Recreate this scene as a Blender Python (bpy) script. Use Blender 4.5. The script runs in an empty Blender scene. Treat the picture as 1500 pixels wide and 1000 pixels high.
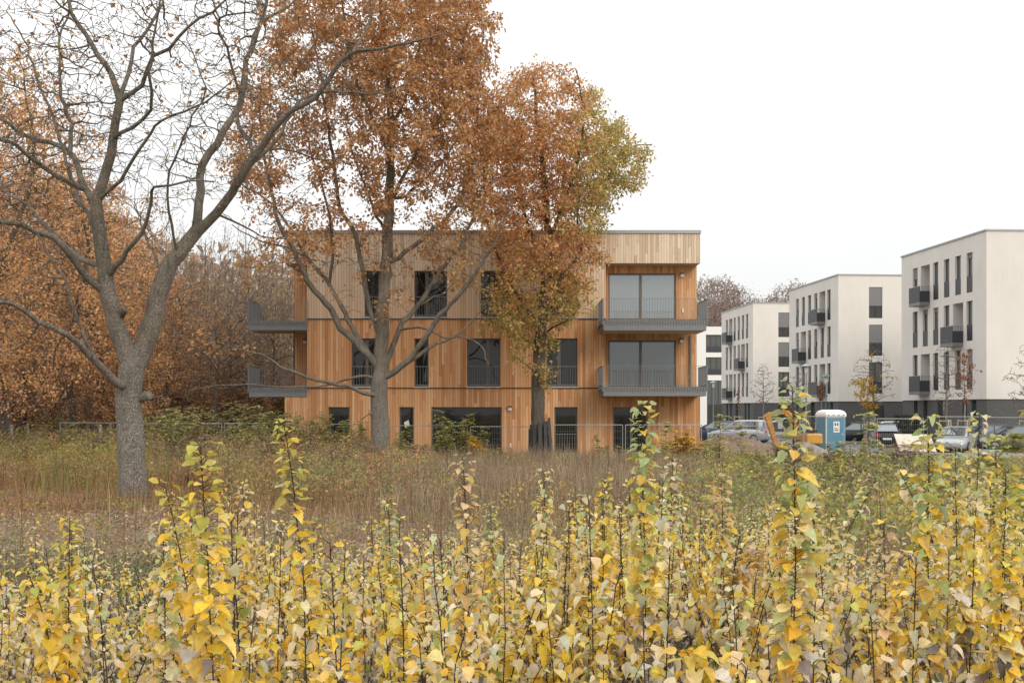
import bpy, math, random
import numpy as np
from mathutils import Vector, Matrix
from mathutils.kdtree import KDTree

SC = bpy.context.scene
COL = SC.collection
R = math.radians
F = 1667.0            # focal length in pixels of the 1500 px wide photograph
EYE = 2.4
HOR = 598.0
random.seed(7)

def P(px, py, Y):
    """where the ray through a pixel is at distance Y"""
    return Vector(((px - 750) / F * Y, Y, EYE + (HOR - py) / F * Y))

# ------------------------------------------------------------------ camera, world, sun
cam = bpy.data.cameras.new('camera')
cam.sensor_width = 36; cam.lens = 36 * F / 1500
cam.shift_y = (HOR - 500) / 1500
cam.clip_end = 3000; cam.clip_start = 0.05
camo = bpy.data.objects.new('camera', cam); COL.objects.link(camo)
camo.location = (0, 0, EYE); camo.rotation_euler = (R(90), 0, 0)
SC.camera = camo
SC.view_settings.view_transform = 'Standard'; SC.view_settings.look = 'None'
SC.view_settings.gamma = 1; SC.view_settings.use_curve_mapping = False
SC.view_settings.exposure = 0.0
SC.render.engine = 'CYCLES'
SC.cycles.max_bounces = 6; SC.cycles.diffuse_bounces = 5; SC.cycles.glossy_bounces = 3
SC.cycles.transmission_bounces = 4; SC.cycles.transparent_max_bounces = 6
try:
    SC.cycles.use_denoising = True
    SC.cycles.sample_clamp_indirect = 8
except Exception:
    pass

SUN_EL, SUN_AZ = R(30), R(150)     # azimuth clockwise from +Y: behind the camera, to the right
W = bpy.data.worlds.new('World'); SC.world = W; W.use_nodes = True
nt = W.node_tree; nt.nodes.clear()
def wn(t, **k):
    n = nt.nodes.new(t)
    for a, b in k.items(): setattr(n, a, b)
    return n
sky = wn('ShaderNodeTexSky', sky_type='NISHITA', sun_disc=False)
sky.sun_elevation = SUN_EL; sky.sun_rotation = SUN_AZ
tc = wn('ShaderNodeTexCoord')
noi = wn('ShaderNodeTexNoise'); noi.inputs['Scale'].default_value = 2.2; noi.inputs['Detail'].default_value = 4
mp = wn('ShaderNodeMapping'); mp.inputs['Scale'].default_value = (1, 1, 3.5)
rmp = wn('ShaderNodeMapRange'); rmp.inputs['From Min'].default_value = .3; rmp.inputs['From Max'].default_value = .7
rmp.inputs['To Min'].default_value = .94; rmp.inputs['To Max'].default_value = 1.06
cl = wn('ShaderNodeMix', data_type='RGBA', blend_type='MULTIPLY'); cl.inputs['Factor'].default_value = 1
cl.inputs[6].default_value = (8.75, 8.8, 8.7, 1)
mx = wn('ShaderNodeMix', data_type='RGBA'); mx.inputs['Factor'].default_value = .93
bg = wn('ShaderNodeBackground'); bg.inputs['Strength'].default_value = .1
wo = wn('ShaderNodeOutputWorld')
L = nt.links.new
L(tc.outputs['Generated'], mp.inputs['Vector']); L(mp.outputs[0], noi.inputs['Vector'])
# an overcast sky grows brighter towards the zenith
sxyz = wn('ShaderNodeSeparateXYZ'); L(tc.outputs['Generated'], sxyz.inputs[0])
zen = wn('ShaderNodeMapRange'); zen.inputs['From Min'].default_value = 0; zen.inputs['From Max'].default_value = 1
zen.inputs['To Min'].default_value = 1.; zen.inputs['To Max'].default_value = 2.4
L(sxyz.outputs['Z'], zen.inputs['Value'])
mul = wn('ShaderNodeMath', operation='MULTIPLY')
L(noi.outputs['Fac'], rmp.inputs['Value']); L(rmp.outputs[0], mul.inputs[0]); L(zen.outputs[0], mul.inputs[1]); L(mul.outputs[0], cl.inputs[7])
L(sky.outputs[0], mx.inputs[6]); L(cl.outputs[2], mx.inputs[7])
L(mx.outputs[2], bg.inputs['Color']); L(bg.outputs[0], wo.inputs[0])

sl = bpy.data.lights.new('sun', 'SUN'); sl.energy = 1.5; sl.angle = R(25); sl.color = (1, .87, .72)
so = bpy.data.objects.new('sun', sl); COL.objects.link(so)
d = Vector((math.sin(SUN_AZ) * math.cos(SUN_EL), math.cos(SUN_AZ) * math.cos(SUN_EL), math.sin(SUN_EL)))
so.rotation_euler = d.to_track_quat('Z', 'Y').to_euler(); so.location = (0, 0, 60)

# ------------------------------------------------------------------ materials
class N:
    """short-hand for building a node material"""
    def __init__(s, name):
        s.m = bpy.data.materials.new(name); s.m.use_nodes = True
        s.t = s.m.node_tree; s.b = s.t.nodes['Principled BSDF']; s.o = s.t.nodes['Material Output']
        s.c = None
    def n(s, t, **k):
        x = s.t.nodes.new(t)
        for a, b in k.items():
            if a in ('data_type', 'operation', 'blend_type', 'noise_dimensions', 'attribute_name', 'feature', 'distance', 'clamp', 'white_dims'):
                setattr(x, a, b)
            else:
                x.inputs[a].default_value = b
        return x
    def l(s, a, b): s.t.links.new(a, b)
    def coord(s, scale=(1, 1, 1), kind='Object'):
        if s.c is None: s.c = s.n('ShaderNodeTexCoord')
        m = s.n('ShaderNodeMapping'); m.inputs['Scale'].default_value = scale
        s.l(s.c.outputs[kind], m.inputs[0]); return m.outputs[0]
    def noise(s, scale, vec=None, detail=3, rough=.55, kind='Object'):
        x = s.n('ShaderNodeTexNoise', Scale=scale, Detail=detail, Roughness=rough)
        s.l(vec if vec is not None else s.coord(kind=kind), x.inputs['Vector']); return x.outputs['Fac']
    def ramp(s, fac, stops):
        x = s.n('ShaderNodeValToRGB'); e = x.color_ramp.elements
        while len(e) < len(stops): e.new(.5)
        for q, (p, c) in zip(e, stops): q.position = p; q.color = (*c, 1)
        s.l(fac, x.inputs[0]); return x.outputs[0]
    def mix(s, fac, a, b, mode='MIX'):
        x = s.n('ShaderNodeMix', data_type='RGBA', blend_type=mode)
        for v, i in ((fac, 0), (a, 6), (b, 7)):
            if hasattr(v, 'default_value'): s.l(v, x.inputs[i])
            elif i == 0: x.inputs[0].default_value = v
            else: x.inputs[i].default_value = (*v, 1)
        return x.outputs[2]
    def math(s, op, a, b=None, clamp=False):
        x = s.n('ShaderNodeMath', operation=op)
        for v, i in ((a, 0), (b, 1)):
            if v is None: continue
            if hasattr(v, 'default_value'): s.l(v, x.inputs[i])
            else: x.inputs[i].default_value = v
        x.use_clamp = clamp
        return x.outputs[0]
    def col(s, v):
        if hasattr(v, 'default_value'): s.l(v, s.b.inputs['Base Color'])
        else: s.b.inputs['Base Color'].default_value = (*v, 1)
    def bump(s, h, strength=.4, dist=.02):
        x = s.n('ShaderNodeBump', Strength=strength, Distance=dist); s.l(h, x.inputs['Height'])
        s.l(x.outputs[0], s.b.inputs['Normal'])
    def rough(s, v): s.b.inputs['Roughness'].default_value = v

M = {}
def plain(name, c, rough=.6, metal=0., var=.12, scale=6.):
    q = N(name); f = q.noise(scale, detail=4)
    q.col(q.ramp(f, [(.3, tuple(x * (1 - var) for x in c)), (.7, tuple(min(1, x * (1 + var)) for x in c))]))
    q.rough(rough); q.b.inputs['Metallic'].default_value = metal
    M[name] = q.m; return q
def glass(name, c, refl, rough=.02):
    q = N(name); q.col(c); q.rough(rough)
    f = q.noise(.7, detail=2); q.bump(f, .04, .02)
    if refl > .05:
        g = q.n('ShaderNodeBsdfGlossy', Roughness=rough); g.inputs['Color'].default_value = (.78, .86, .92, 1)
        x = q.n('ShaderNodeMixShader'); x.inputs[0].default_value = refl
        q.l(q.b.outputs[0], x.inputs[1]); q.l(g.outputs[0], x.inputs[2]); q.l(x.outputs[0], q.o.inputs[0])
    M[name] = q.m

def leafmat(name, trans=.3, rough=.6, mottle=False):
    q = N(name); a = q.n('ShaderNodeAttribute', attribute_name='Col'); cc = a.outputs['Color']
    if mottle:      # blotches and brown specks of autumn leaves
        f = q.noise(38, detail=3); g = q.noise(150, detail=2)
        cc = q.mix(1., cc, q.ramp(f, [(.3, (.86, .84, .80)), (.7, (1.12, 1.12, 1.12))]), 'MULTIPLY')
        cc = q.mix(q.math('MULTIPLY', q.math('SUBTRACT', g, .60, True), 4., True), cc, (.24, .14, .06))
        q.bump(f, .25, .004)
    q.col(cc); q.rough(rough); q.b.inputs['Specular IOR Level'].default_value = .25
    if trans:
        t = q.n('ShaderNodeBsdfTranslucent'); q.l(cc, t.inputs[0])
        x = q.n('ShaderNodeMixShader'); x.inputs[0].default_value = trans
        q.l(q.b.outputs[0], x.inputs[1]); q.l(t.outputs[0], x.inputs[2]); q.l(x.outputs[0], q.o.inputs[0])
    M[name] = q.m
leafmat('leaf', .45); leafmat('blade', .35, .8); leafmat('leaf_poplar', .42, .5, True)

def bark(name, dark, light, green=None, sc=9, foot=None):
    q = N(name)
    f = q.noise(sc, q.coord((1, 1, .22)), 5, .65)
    g = q.noise(1.3, detail=3)
    c = q.ramp(f, [(.32, dark), (.68, light)])
    c = q.mix(q.math('MULTIPLY', q.math('SUBTRACT', g, .42, True), 2.2, True), c, tuple(x * 1.25 for x in light))
    if green: c = q.mix(q.math('MULTIPLY', q.math('SUBTRACT', q.noise(.8, detail=4), .48, True), 3., True), c, green)
    v = q.n('ShaderNodeTexVoronoi', Scale=sc * 4., feature='DISTANCE_TO_EDGE'); q.l(q.coord((1, 1, .3)), v.inputs['Vector'])
    crk = q.math('MULTIPLY', q.math('SUBTRACT', .16, v.outputs['Distance'], True), 5.5, True)
    if foot:        # old bark low on the trunk is grey and scaly
        sx = q.n('ShaderNodeSeparateXYZ'); q.l(q.coord(), sx.inputs[0])
        lo = q.math('ADD', q.math('MULTIPLY', q.math('SUBTRACT', 4.6, sx.outputs['Z']), .32), q.math('MULTIPLY', q.math('SUBTRACT', g, .5), 1.2), True)
        c = q.mix(q.math('MULTIPLY', lo, .85), c, q.ramp(q.noise(26, q.coord((1, 1, .4)), 5, .7), [(.34, tuple(x * .34 for x in foot)), (.64, foot)]))
    c = q.mix(q.math('MULTIPLY', crk, .5), c, tuple(x * .6 for x in dark))
    hgt_ = q.math('SUBTRACT', f, q.math('MULTIPLY', crk, .6))
    q.col(c); q.rough(.9); q.bump(hgt_, 1., .05); M[name] = q.m
bark('bark_oak', (.085, .071, .058), (.32, .275, .225), (.16, .15, .095), foot=(.44, .40, .35))
bark('bark_dark', (.085, .07, .058), (.20, .165, .135), (.14, .13, .085))
bark('bark_pale', (.22, .20, .18), (.42, .40, .37))
bark('twig', (.16, .125, .105), (.31, .26, .225))
bark('stem_red', (.06, .04, .032), (.13, .09, .07), sc=30)

def larch(name, pale):
    """vertical boards: each board its own tone, knots, streaks; open joints between"""
    q = N(name)
    sx = q.n('ShaderNodeSeparateXYZ'); q.l(q.coord(), sx.inputs[0])
    u = q.math('ADD', sx.outputs['X'], sx.outputs['Y'])
    b = q.math('MULTIPLY', u, 1 / .118)
    fl = q.math('FLOOR', b)
    lo = q.math('GREATER_THAN', q.math('FRACT', q.math('ADD', q.math('MULTIPLY', sx.outputs['Z'], .26), q.math('MULTIPLY', fl, .37))), .5)
    wnz = q.n('ShaderNodeTexWhiteNoise'); wnz.noise_dimensions = '2D'
    cx = q.n('ShaderNodeCombineXYZ'); q.l(fl, cx.inputs[0]); q.l(lo, cx.inputs[1]); q.l(cx.outputs[0], wnz.inputs['Vector'])
    r = wnz.outputs['Value']
    grain = q.noise(14, q.coord((2.2, 2.2, .12)), 6, .6)
    big = q.noise(.45, q.coord((1.3, 1.3, .5)), 3)
    knot = q.n('ShaderNodeTexVoronoi', Scale=4.2); q.l(q.coord((2.0, 2.0, .8)), knot.inputs['Vector'])
    kf = q.math('LESS_THAN', knot.outputs['Distance'], .11)
    if pale: a, bb, cc = (.54, .41, .29), (.71, .57, .43), (.81, .69, .55)
    else: a, bb, cc = (.44, .19, .075), (.62, .315, .145), (.75, .47, .255)
    c = q.ramp(q.math('ADD', q.math('MULTIPLY', r, .72), q.math('MULTIPLY', grain, .3)), [(.12, a), (.5, bb), (.92, cc)])
    c = q.mix(q.math('MULTIPLY', q.math('SUBTRACT', grain, .5, True), 1.6, True), c, tuple(x * .62 for x in a))
    if pale:   # the bleaching fades out downwards, unevenly
        z = q.math('ADD', q.math('MULTIPLY', q.math('SUBTRACT', 8.6, sx.outputs['Z']), .40), q.math('MULTIPLY', q.math('SUBTRACT', r, .5), .5), True)
        z = q.math('MULTIPLY', z, .62, True)
        c = q.mix(z, c, (.64, .41, .235))
    else:
        c = q.mix(q.math('MULTIPLY', q.math('SUBTRACT', big, .5, True), 2.6, True), c, (.60, .36, .18))
    c = q.mix(q.math('MULTIPLY', kf, .55), c, (.16, .07, .03))
    j = q.math('LESS_THAN', q.math('FRACT', b), .09)
    c = q.mix(q.math('MULTIPLY', j, .75), c, (.09, .045, .02))
    q.col(c); q.rough(.72); q.bump(q.math('SUBTRACT', 1, j), .6, .012); M[name] = q.m
larch('larch_pale', True); larch('larch', False)

plain('steel_grey', (.185, .195, .205), .45, .2, .06)
plain('zinc', (.33, .34, .345), .4, .5, .08)
plain('galv', (.36, .385, .40), .45, .6, .15, 20)
plain('frame_bronze', (.13, .115, .10), .4, .2)
plain('frame_dark', (.05, .052, .055), .4, .1)
plain('panel_dark', (.038, .040, .048), .45, .0)
plain('sill', (.55, .55, .54), .4, .3)
plain('soffit', (.50, .38, .27), .8)
plain('white_part', (.75, .75, .73), .5, 0, .05)
plain('concrete', (.30, .29, .28), .9, 0, .2, 12)
plain('blind', (.17, .175, .18), .5, .2, .05)
plain('curtain', (.62, .61, .58), .8, 0, .1, 14)
plain('stake', (.46, .37, .25), .8, 0, .2, 15)
plain('oldwood', (.30, .27, .23), .9, 0, .3, 8)
plain('charboard', (.055, .055, .06), .8, 0, .3, 6)
plain('orange_paint', (.42, .20, .035), .5, .1, .25, 5)
plain('yellow_paint', (.58, .30, .03), .45, 0, .12, 5)
plain('rubber', (.025, .025, .026), .8)
plain('wc_blue', (.07, .22, .33), .5, 0, .06, 3)
plain('car_black', (.012, .013, .016), .22); plain('car_silver', (.42, .44, .46), .3, .5)
plain('car_blue', (.03, .045, .08), .25); plain('car_grey', (.08, .085, .09), .28, .2); plain('car_white', (.7, .7, .7), .3)
plain('tail_red', (.45, .02, .02), .25); plain('lamp_clear', (.8, .8, .8), .1); plain('rim', (.45, .46, .47), .35, .7)
plain('lamp_green', (.14, .22, .20), .5, .2); plain('tarp', (.62, .52, .43), .8, 0, .18, 3)
plain('skin', (.45, .29, .21), .6); plain('cloth_red', (.30, .10, .09), .9); plain('cloth_blue', (.05, .06, .10), .9)
plain('hair', (.06, .04, .03), .8); plain('ink', (.05, .06, .07), .7)
glass('glass_dark', (.016, .018, .018), .04)
glass('glass_mid', (.07, .078, .07), .10)
glass('glass_loggia', (.19, .21, .21), .20)
glass('glass_car', (.03, .035, .04), .25)

q = N('render_warm')
f = q.noise(.5, detail=5); g = q.noise(60, detail=2); st_ = q.noise(2.2, q.coord((1, 1, .12)), 4, .6)
q.col(q.mix(q.math('MULTIPLY', q.math('SUBTRACT', st_, .54, True), 1.6, True), q.ramp(f, [(.3, (.655, .63, .59)), (.7, (.715, .69, .65))]), (.53, .51, .475))); q.rough(.92); q.bump(g, .25, .004); M['plaster'] = q.m
q = N('brick_dark')
br = q.n('ShaderNodeTexBrick', Scale=1.0); br.inputs['Brick Width'].default_value = .24; br.inputs['Row Height'].default_value = .075
br.inputs['Mortar Size'].default_value = .008
br.inputs['Color1'].default_value = (.078, .078, .080, 1); br.inputs['Color2'].default_value = (.105, .104, .104, 1); br.inputs['Mortar'].default_value = (.10, .10, .10, 1)
sx = q.n('ShaderNodeSeparateXYZ'); q.l(q.coord(), sx.inputs[0]); cx = q.n('ShaderNodeCombineXYZ')
q.l(q.math('ADD', sx.outputs['X'], sx.outputs['Y']), cx.inputs[0]); q.l(sx.outputs['Z'], cx.inputs[1]); q.l(cx.outputs[0], br.inputs['Vector'])
q.col(br.outputs['Color']); q.rough(.85); M['brick'] = q.m

q = N('meadow_soil')
f = q.noise(.35, detail=6, rough=.65); g = q.noise(9, detail=5, rough=.7); h = q.noise(55, detail=3)
c = q.ramp(f, [(.3, (.15, .11, .075)), (.5, (.22, .165, .115)), (.7, (.17, .145, .085))])
c = q.mix(q.math('MULTIPLY', q.math('SUBTRACT', g, .45, True), 3, True), c, (.28, .215, .15))
c = q.mix(q.math('MULTIPLY', q.math('SUBTRACT', h, .5, True), 3, True), c, (.06, .045, .03))
q.col(c); q.rough(.95); q.bump(g, .8, .06); M['soil'] = q.m
q = N('asphalt')
f = q.noise(.3, detail=5); g = q.noise(70, detail=2)
c = q.ramp(f, [(.3, (.15, .148, .145)), (.7, (.23, .225, .22))]); q.col(q.mix(q.math('MULTIPLY', g, .3), c, (.10, .10, .10)))
q.rough(.9); q.bump(g, .3, .01); M['asphalt'] = q.m
q = N('paving')
br = q.n('ShaderNodeTexBrick', Scale=1.0); br.inputs['Brick Width'].default_value = .4; br.inputs['Row Height'].default_value = .3
br.inputs['Mortar Size'].default_value = .008
br.inputs['Color1'].default_value = (.27, .26, .25, 1); br.inputs['Color2'].default_value = (.33, .32, .30, 1); br.inputs['Mortar'].default_value = (.15, .15, .14, 1)
q.l(q.coord(), br.inputs['Vector']); q.col(br.outputs['Color']); q.rough(.9); M['paving'] = q.m
q = N('earth_heap')
g = q.noise(5, detail=6, rough=.7); q.col(q.ramp(g, [(.3, (.16, .10, .065)), (.7, (.30, .21, .145))])); q.rough(.95); q.bump(g, .9, .1); M['earth'] = q.m
q = N('gravel')
v = q.n('ShaderNodeTexVoronoi', Scale=18); q.l(q.coord(), v.inputs['Vector'])
q.col(q.mix(q.noise(.6, detail=4), q.mix(.4, v.outputs['Color'], (.26, .24, .22)), (.20, .17, .14), 'MIX')); q.rough(.95)
q.col(q.ramp(q.noise(3, detail=6, rough=.75), [(.3, (.19, .17, .15)), (.7, (.31, .29, .26))])); q.bump(v.outputs['Distance'], .5, .03); M['gravel'] = q.m

# ------------------------------------------------------------------ objects
def tag(o, label=None, cat=None, group=None, kind=None):
    for k, v in (('label', label), ('category', cat), ('group', group), ('kind', kind)):
        if v: o[k] = v
    return o
def empty(name, loc=(0, 0, 0), rz=0., label=None, cat=None, group=None):
    o = bpy.data.objects.new(name, None); COL.objects.link(o); o.empty_display_size = .2
    o.location = loc; o.rotation_euler = (0, 0, rz); return tag(o, label, cat, group)
def link(name, me, mat, parent=None):
    o = bpy.data.objects.new(name, me); COL.objects.link(o)
    if mat is not None:
        if not len(me.materials): me.materials.append(M[mat] if isinstance(mat, str) else mat)
    if parent is not None: o.parent = parent
    return o
def kids(o): return [c for c in o.children]
def copy_tree(o, loc=None, rz=None, sc=None, label=None, group=None, parent=None):
    c = o.copy(); COL.objects.link(c)
    if parent is not None: c.parent = parent
    for ch in kids(o): copy_tree(ch, parent=c)
    if loc is not None: c.location = loc
    if rz is not None: c.rotation_euler = (0, 0, rz)
    if sc is not None: c.scale = sc if hasattr(sc, '__len__') else (sc, sc, sc)
    if label: c['label'] = label
    if group: c['group'] = group
    return c

class MB:
    def __init__(s): s.v = []; s.f = []
    def face(s, pts):
        i = len(s.v); s.v += [tuple(p) for p in pts]; s.f.append(tuple(range(i, i + len(pts)))); return s
    def box(s, a, b):
        x0, y0, z0 = a; x1, y1, z1 = b; i = len(s.v)
        s.v += [(x0,y0,z0),(x1,y0,z0),(x1,y1,z0),(x0,y1,z0),(x0,y0,z1),(x1,y0,z1),(x1,y1,z1),(x0,y1,z1)]
        for f in ((0,3,2,1),(4,5,6,7),(0,1,5,4),(1,2,6,5),(2,3,7,6),(3,0,4,7)): s.f.append(tuple(i + k for k in f))
        return s
    def slab(s, O, U, V, W_):
        """box from corner O along three edge vectors"""
        O, U, V, W_ = map(Vector, (O, U, V, W_)); i = len(s.v)
        if U.cross(V).dot(W_) < 0: U, V = V, U
        s.v += [tuple(p) for p in (O, O+U, O+U+V, O+V, O+W_, O+U+W_, O+U+V+W_, O+V+W_)]
        for f in ((0,3,2,1),(4,5,6,7),(0,1,5,4),(1,2,6,5),(2,3,7,6),(3,0,4,7)): s.f.append(tuple(i + k for k in f))
        return s
    def cyl(s, a, b, r0, r1=None, n=8, cap=True):
        a, b = Vector(a), Vector(b); r1 = r0 if r1 is None else r1
        t = (b - a).normalized(); x = t.cross(Vector((0, 0, 1)) if abs(t.z) < .9 else Vector((1, 0, 0))).normalized(); y = t.cross(x)
        i = len(s.v)
        for c, r in ((a, r0), (b, r1)):
            for k in range(n):
                w = 2 * math.pi * k / n; s.v.append(tuple(c + x * (r * math.cos(w)) + y * (r * math.sin(w))))
        for k in range(n): s.f.append((i + k, i + (k + 1) % n, i + n + (k + 1) % n, i + n + k))
        if cap: s.f.append(tuple(i + k for k in reversed(range(n)))); s.f.append(tuple(i + n + k for k in range(n)))
        return s
    def loft(s, rings, close=True, cap=True):
        i = len(s.v); n = len(rings[0])
        for r in rings: s.v += [tuple(p) for p in r]
        for a in range(len(rings) - 1):
            for k in range(n if close else n - 1):
                s.f.append((i + a*n + k, i + a*n + (k+1) % n, i + (a+1)*n + (k+1) % n, i + (a+1)*n + k))
        if cap:
            s.f.append(tuple(i + k for k in reversed(range(n)))); s.f.append(tuple(i + (len(rings)-1)*n + k for k in range(n)))
        return s
    def wall(s, O, U, Nn, w, z0, z1, holes, rev):
        """wall face from O along unit U, outward normal N, heights z0..z1, rectangular holes (u0,u1,za,zb) with reveals rev deep"""
        O, U, Nn = Vector(O), Vector(U), Vector(Nn); Z = Vector((0, 0, 1))
        us = sorted({0., w, *[x for h in holes for x in h[:2]]}); zs = sorted({z0, z1, *[x for h in holes for x in h[2:]]})
        p = lambda u, z, dd=0.: O + U * u + Z * z - Nn * dd
        flip = U.cross(Z).dot(Nn) < 0
        def q(a, b, c, dd): s.face((a, b, c, dd) if not flip else (dd, c, b, a))
        for a, b in zip(us, us[1:]):
            for c, e in zip(zs, zs[1:]):
                mu, mz = (a + b) / 2, (c + e) / 2
                if any(h[0] < mu < h[1] and h[2] < mz < h[3] for h in holes): continue
                q(p(a, c), p(b, c), p(b, e), p(a, e))
        for u0, u1, a, b in holes:
            q(p(u0, a), p(u0, b), p(u0, b, rev), p(u0, a, rev))
            q(p(u1, a), p(u1, a, rev), p(u1, b, rev), p(u1, b))
            q(p(u0, b), p(u1, b), p(u1, b, rev), p(u0, b, rev))
            q(p(u0, a), p(u0, a, rev), p(u1, a, rev), p(u1, a))
        return s
    def build(s, name, mat, parent=None, bevel=0, smooth=False):
        me = bpy.data.meshes.new(name); me.from_pydata(s.v, [], s.f); me.update()
        if smooth: me.polygons.foreach_set('use_smooth', [True] * len(me.polygons))
        o = link(name, me, mat, parent)
        if bevel:
            b = o.modifiers.new('bevel', 'BEVEL'); b.width = bevel; b.segments = 2; b.limit_method = 'ANGLE'; b.angle_limit = R(35)
        return o

def np_mesh(name, V, loops, starts, cols=None, smooth=False):
    me = bpy.data.meshes.new(name); nv = len(V)
    me.vertices.add(nv); me.vertices.foreach_set('co', np.ascontiguousarray(V, np.float32).ravel())
    me.loops.add(len(loops)); me.loops.foreach_set('vertex_index', np.ascontiguousarray(loops, np.int32))
    me.polygons.add(len(starts)); me.polygons.foreach_set('loop_start', np.ascontiguousarray(starts, np.int32))
    if smooth: me.polygons.foreach_set('use_smooth', np.ones(len(starts), bool))
    me.update(calc_edges=True)
    if cols is not None:
        a = me.attributes.new('Col', 'FLOAT_COLOR', 'POINT')
        a.data.foreach_set('color', np.ascontiguousarray(np.c_[cols, np.ones(nv)], np.float32).ravel())
    return me

TPL = {
  'oak': (np.array([(0,0,0),(-.30,.45,.09),(0,1,-.04),(.30,.5,.07),(0,.5,-.03)]), [(0,4,1),(4,2,1),(0,3,4),(4,3,2)]),
  'simple': (np.array([(0,0,0),(-.34,.5,.08),(0,1,-.05),(.34,.5,.08)]), [(0,2,1),(0,3,2)]),
  'narrow': (np.array([(0,0,0),(-.2,.5,.04),(0,1,-.08),(.2,.5,.04)]), [(0,3,2,1)]),
  'poplar': (np.array([(0,0,0),(0,.32,-.03),(0,.66,-.08),(0,1.0,-.22)] +
      [(s_*a, b, c) for s_ in (-1, 1) for a, b, c in ((.16,-.03,.04),(.34,.03,.09),(.48,.19,.13),(.47,.31,.12),(.50,.43,.10),(.37,.62,.04),(.32,.71,.0),(.13,.89,-.13))]),
      [(0,1,6,5,4),(1,7,6),(1,2,9,8,7),(2,11,10,9),(2,3,11), (0,12,13,14,1),(1,14,15),(1,15,16,17,2),(2,17,18,19),(2,19,3)]),
}
def unit(a): return a / np.maximum(np.linalg.norm(a, axis=-1, keepdims=True), 1e-9)
def leaves(name, tpl, pos, axis, nrm, size, cols, curl=None, jit=0., seed=1):
    T, faces = TPL[tpl]; n, k = len(pos), len(T)
    y = unit(axis); x = unit(np.cross(y, nrm)); z = np.cross(x, y)
    t = np.repeat(T[None], n, 0)
    if curl is not None:
        t = t.copy(); t[:, :, 2] *= curl[:, None]
    if jit:
        rj = np.random.default_rng(seed + 5); t = t * np.stack([rj.uniform(.72, 1.12, n), np.ones(n), np.ones(n)], -1)[:, None]
        t[:, :, 2] += rj.normal(0, .35, (n, 1)) * t[:, :, 1] ** 2 + rj.normal(0, .25, (n, 1)) * t[:, :, 0] * t[:, :, 1]
        t = t + np.random.default_rng(seed).normal(0, jit, t.shape)
    V = pos[:, None] + size[:, None, None] * (t[..., 0:1] * x[:, None] + t[..., 1:2] * y[:, None] + t[..., 2:3] * z[:, None])
    lp = np.concatenate([np.array(f) for f in faces]); tot = np.array([len(f) for f in faces])
    loops = (lp[None] + (np.arange(n) * k)[:, None]).ravel()
    starts = np.concatenate([[0], np.cumsum(np.tile(tot, n))[:-1]])
    return np_mesh(name, V.reshape(-1, 3), loops, starts, np.repeat(cols, k, 0))
def pick(rng, pal, n, jit=.16):
    """n colours out of a palette [(weight, rgb)], each jittered in brightness"""
    w = np.array([p[0] for p in pal], float); c = np.array([p[1] for p in pal])
    i = rng.choice(len(pal), n, p=w / w.sum())
    return np.clip(c[i] * (1 + jit * rng.standard_normal((n, 1))) * (1 + .05 * rng.standard_normal((n, 3))), .004, .95)

def tubes(name, chains, smooth=True):
    """chains: (points (n,3), radii (n,), sides)"""
    Vs, Ls, Ss = [], [], []; vo = 0; lo = 0
    for pts, rad, n in chains:
        pts = np.asarray(pts, float); m = len(pts)
        if m < 2: continue
        t = unit(np.gradient(pts, axis=0)); mean = np.abs(t.mean(0)); ref = np.eye(3)[np.argmin(mean)]
        x = unit(np.cross(t, ref)); y = np.cross(t, x)
        a = np.arange(n) * 2 * math.pi / n
        ring = pts[:, None] + np.asarray(rad)[:, None, None] * (np.cos(a)[None, :, None] * x[:, None] + np.sin(a)[None, :, None] * y[:, None])
        Vs.append(ring.reshape(-1, 3))
        k = np.arange(n); k2 = (k + 1) % n; b = (np.arange(m - 1) * n)[:, None]
        q = np.stack([b + k, b + k2, b + n + k2, b + n + k], -1).reshape(-1, 4) + vo
        Ls.append(q.ravel()); Ss.append(lo + 4 * np.arange(len(q))); lo += 4 * len(q)
        Ls.append(vo + (m - 1) * n + k); Ss.append(np.array([lo])); lo += n
        vo += m * n
    return np_mesh(name, np.concatenate(Vs), np.concatenate(Ls), np.concatenate(Ss), smooth=smooth)
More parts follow.
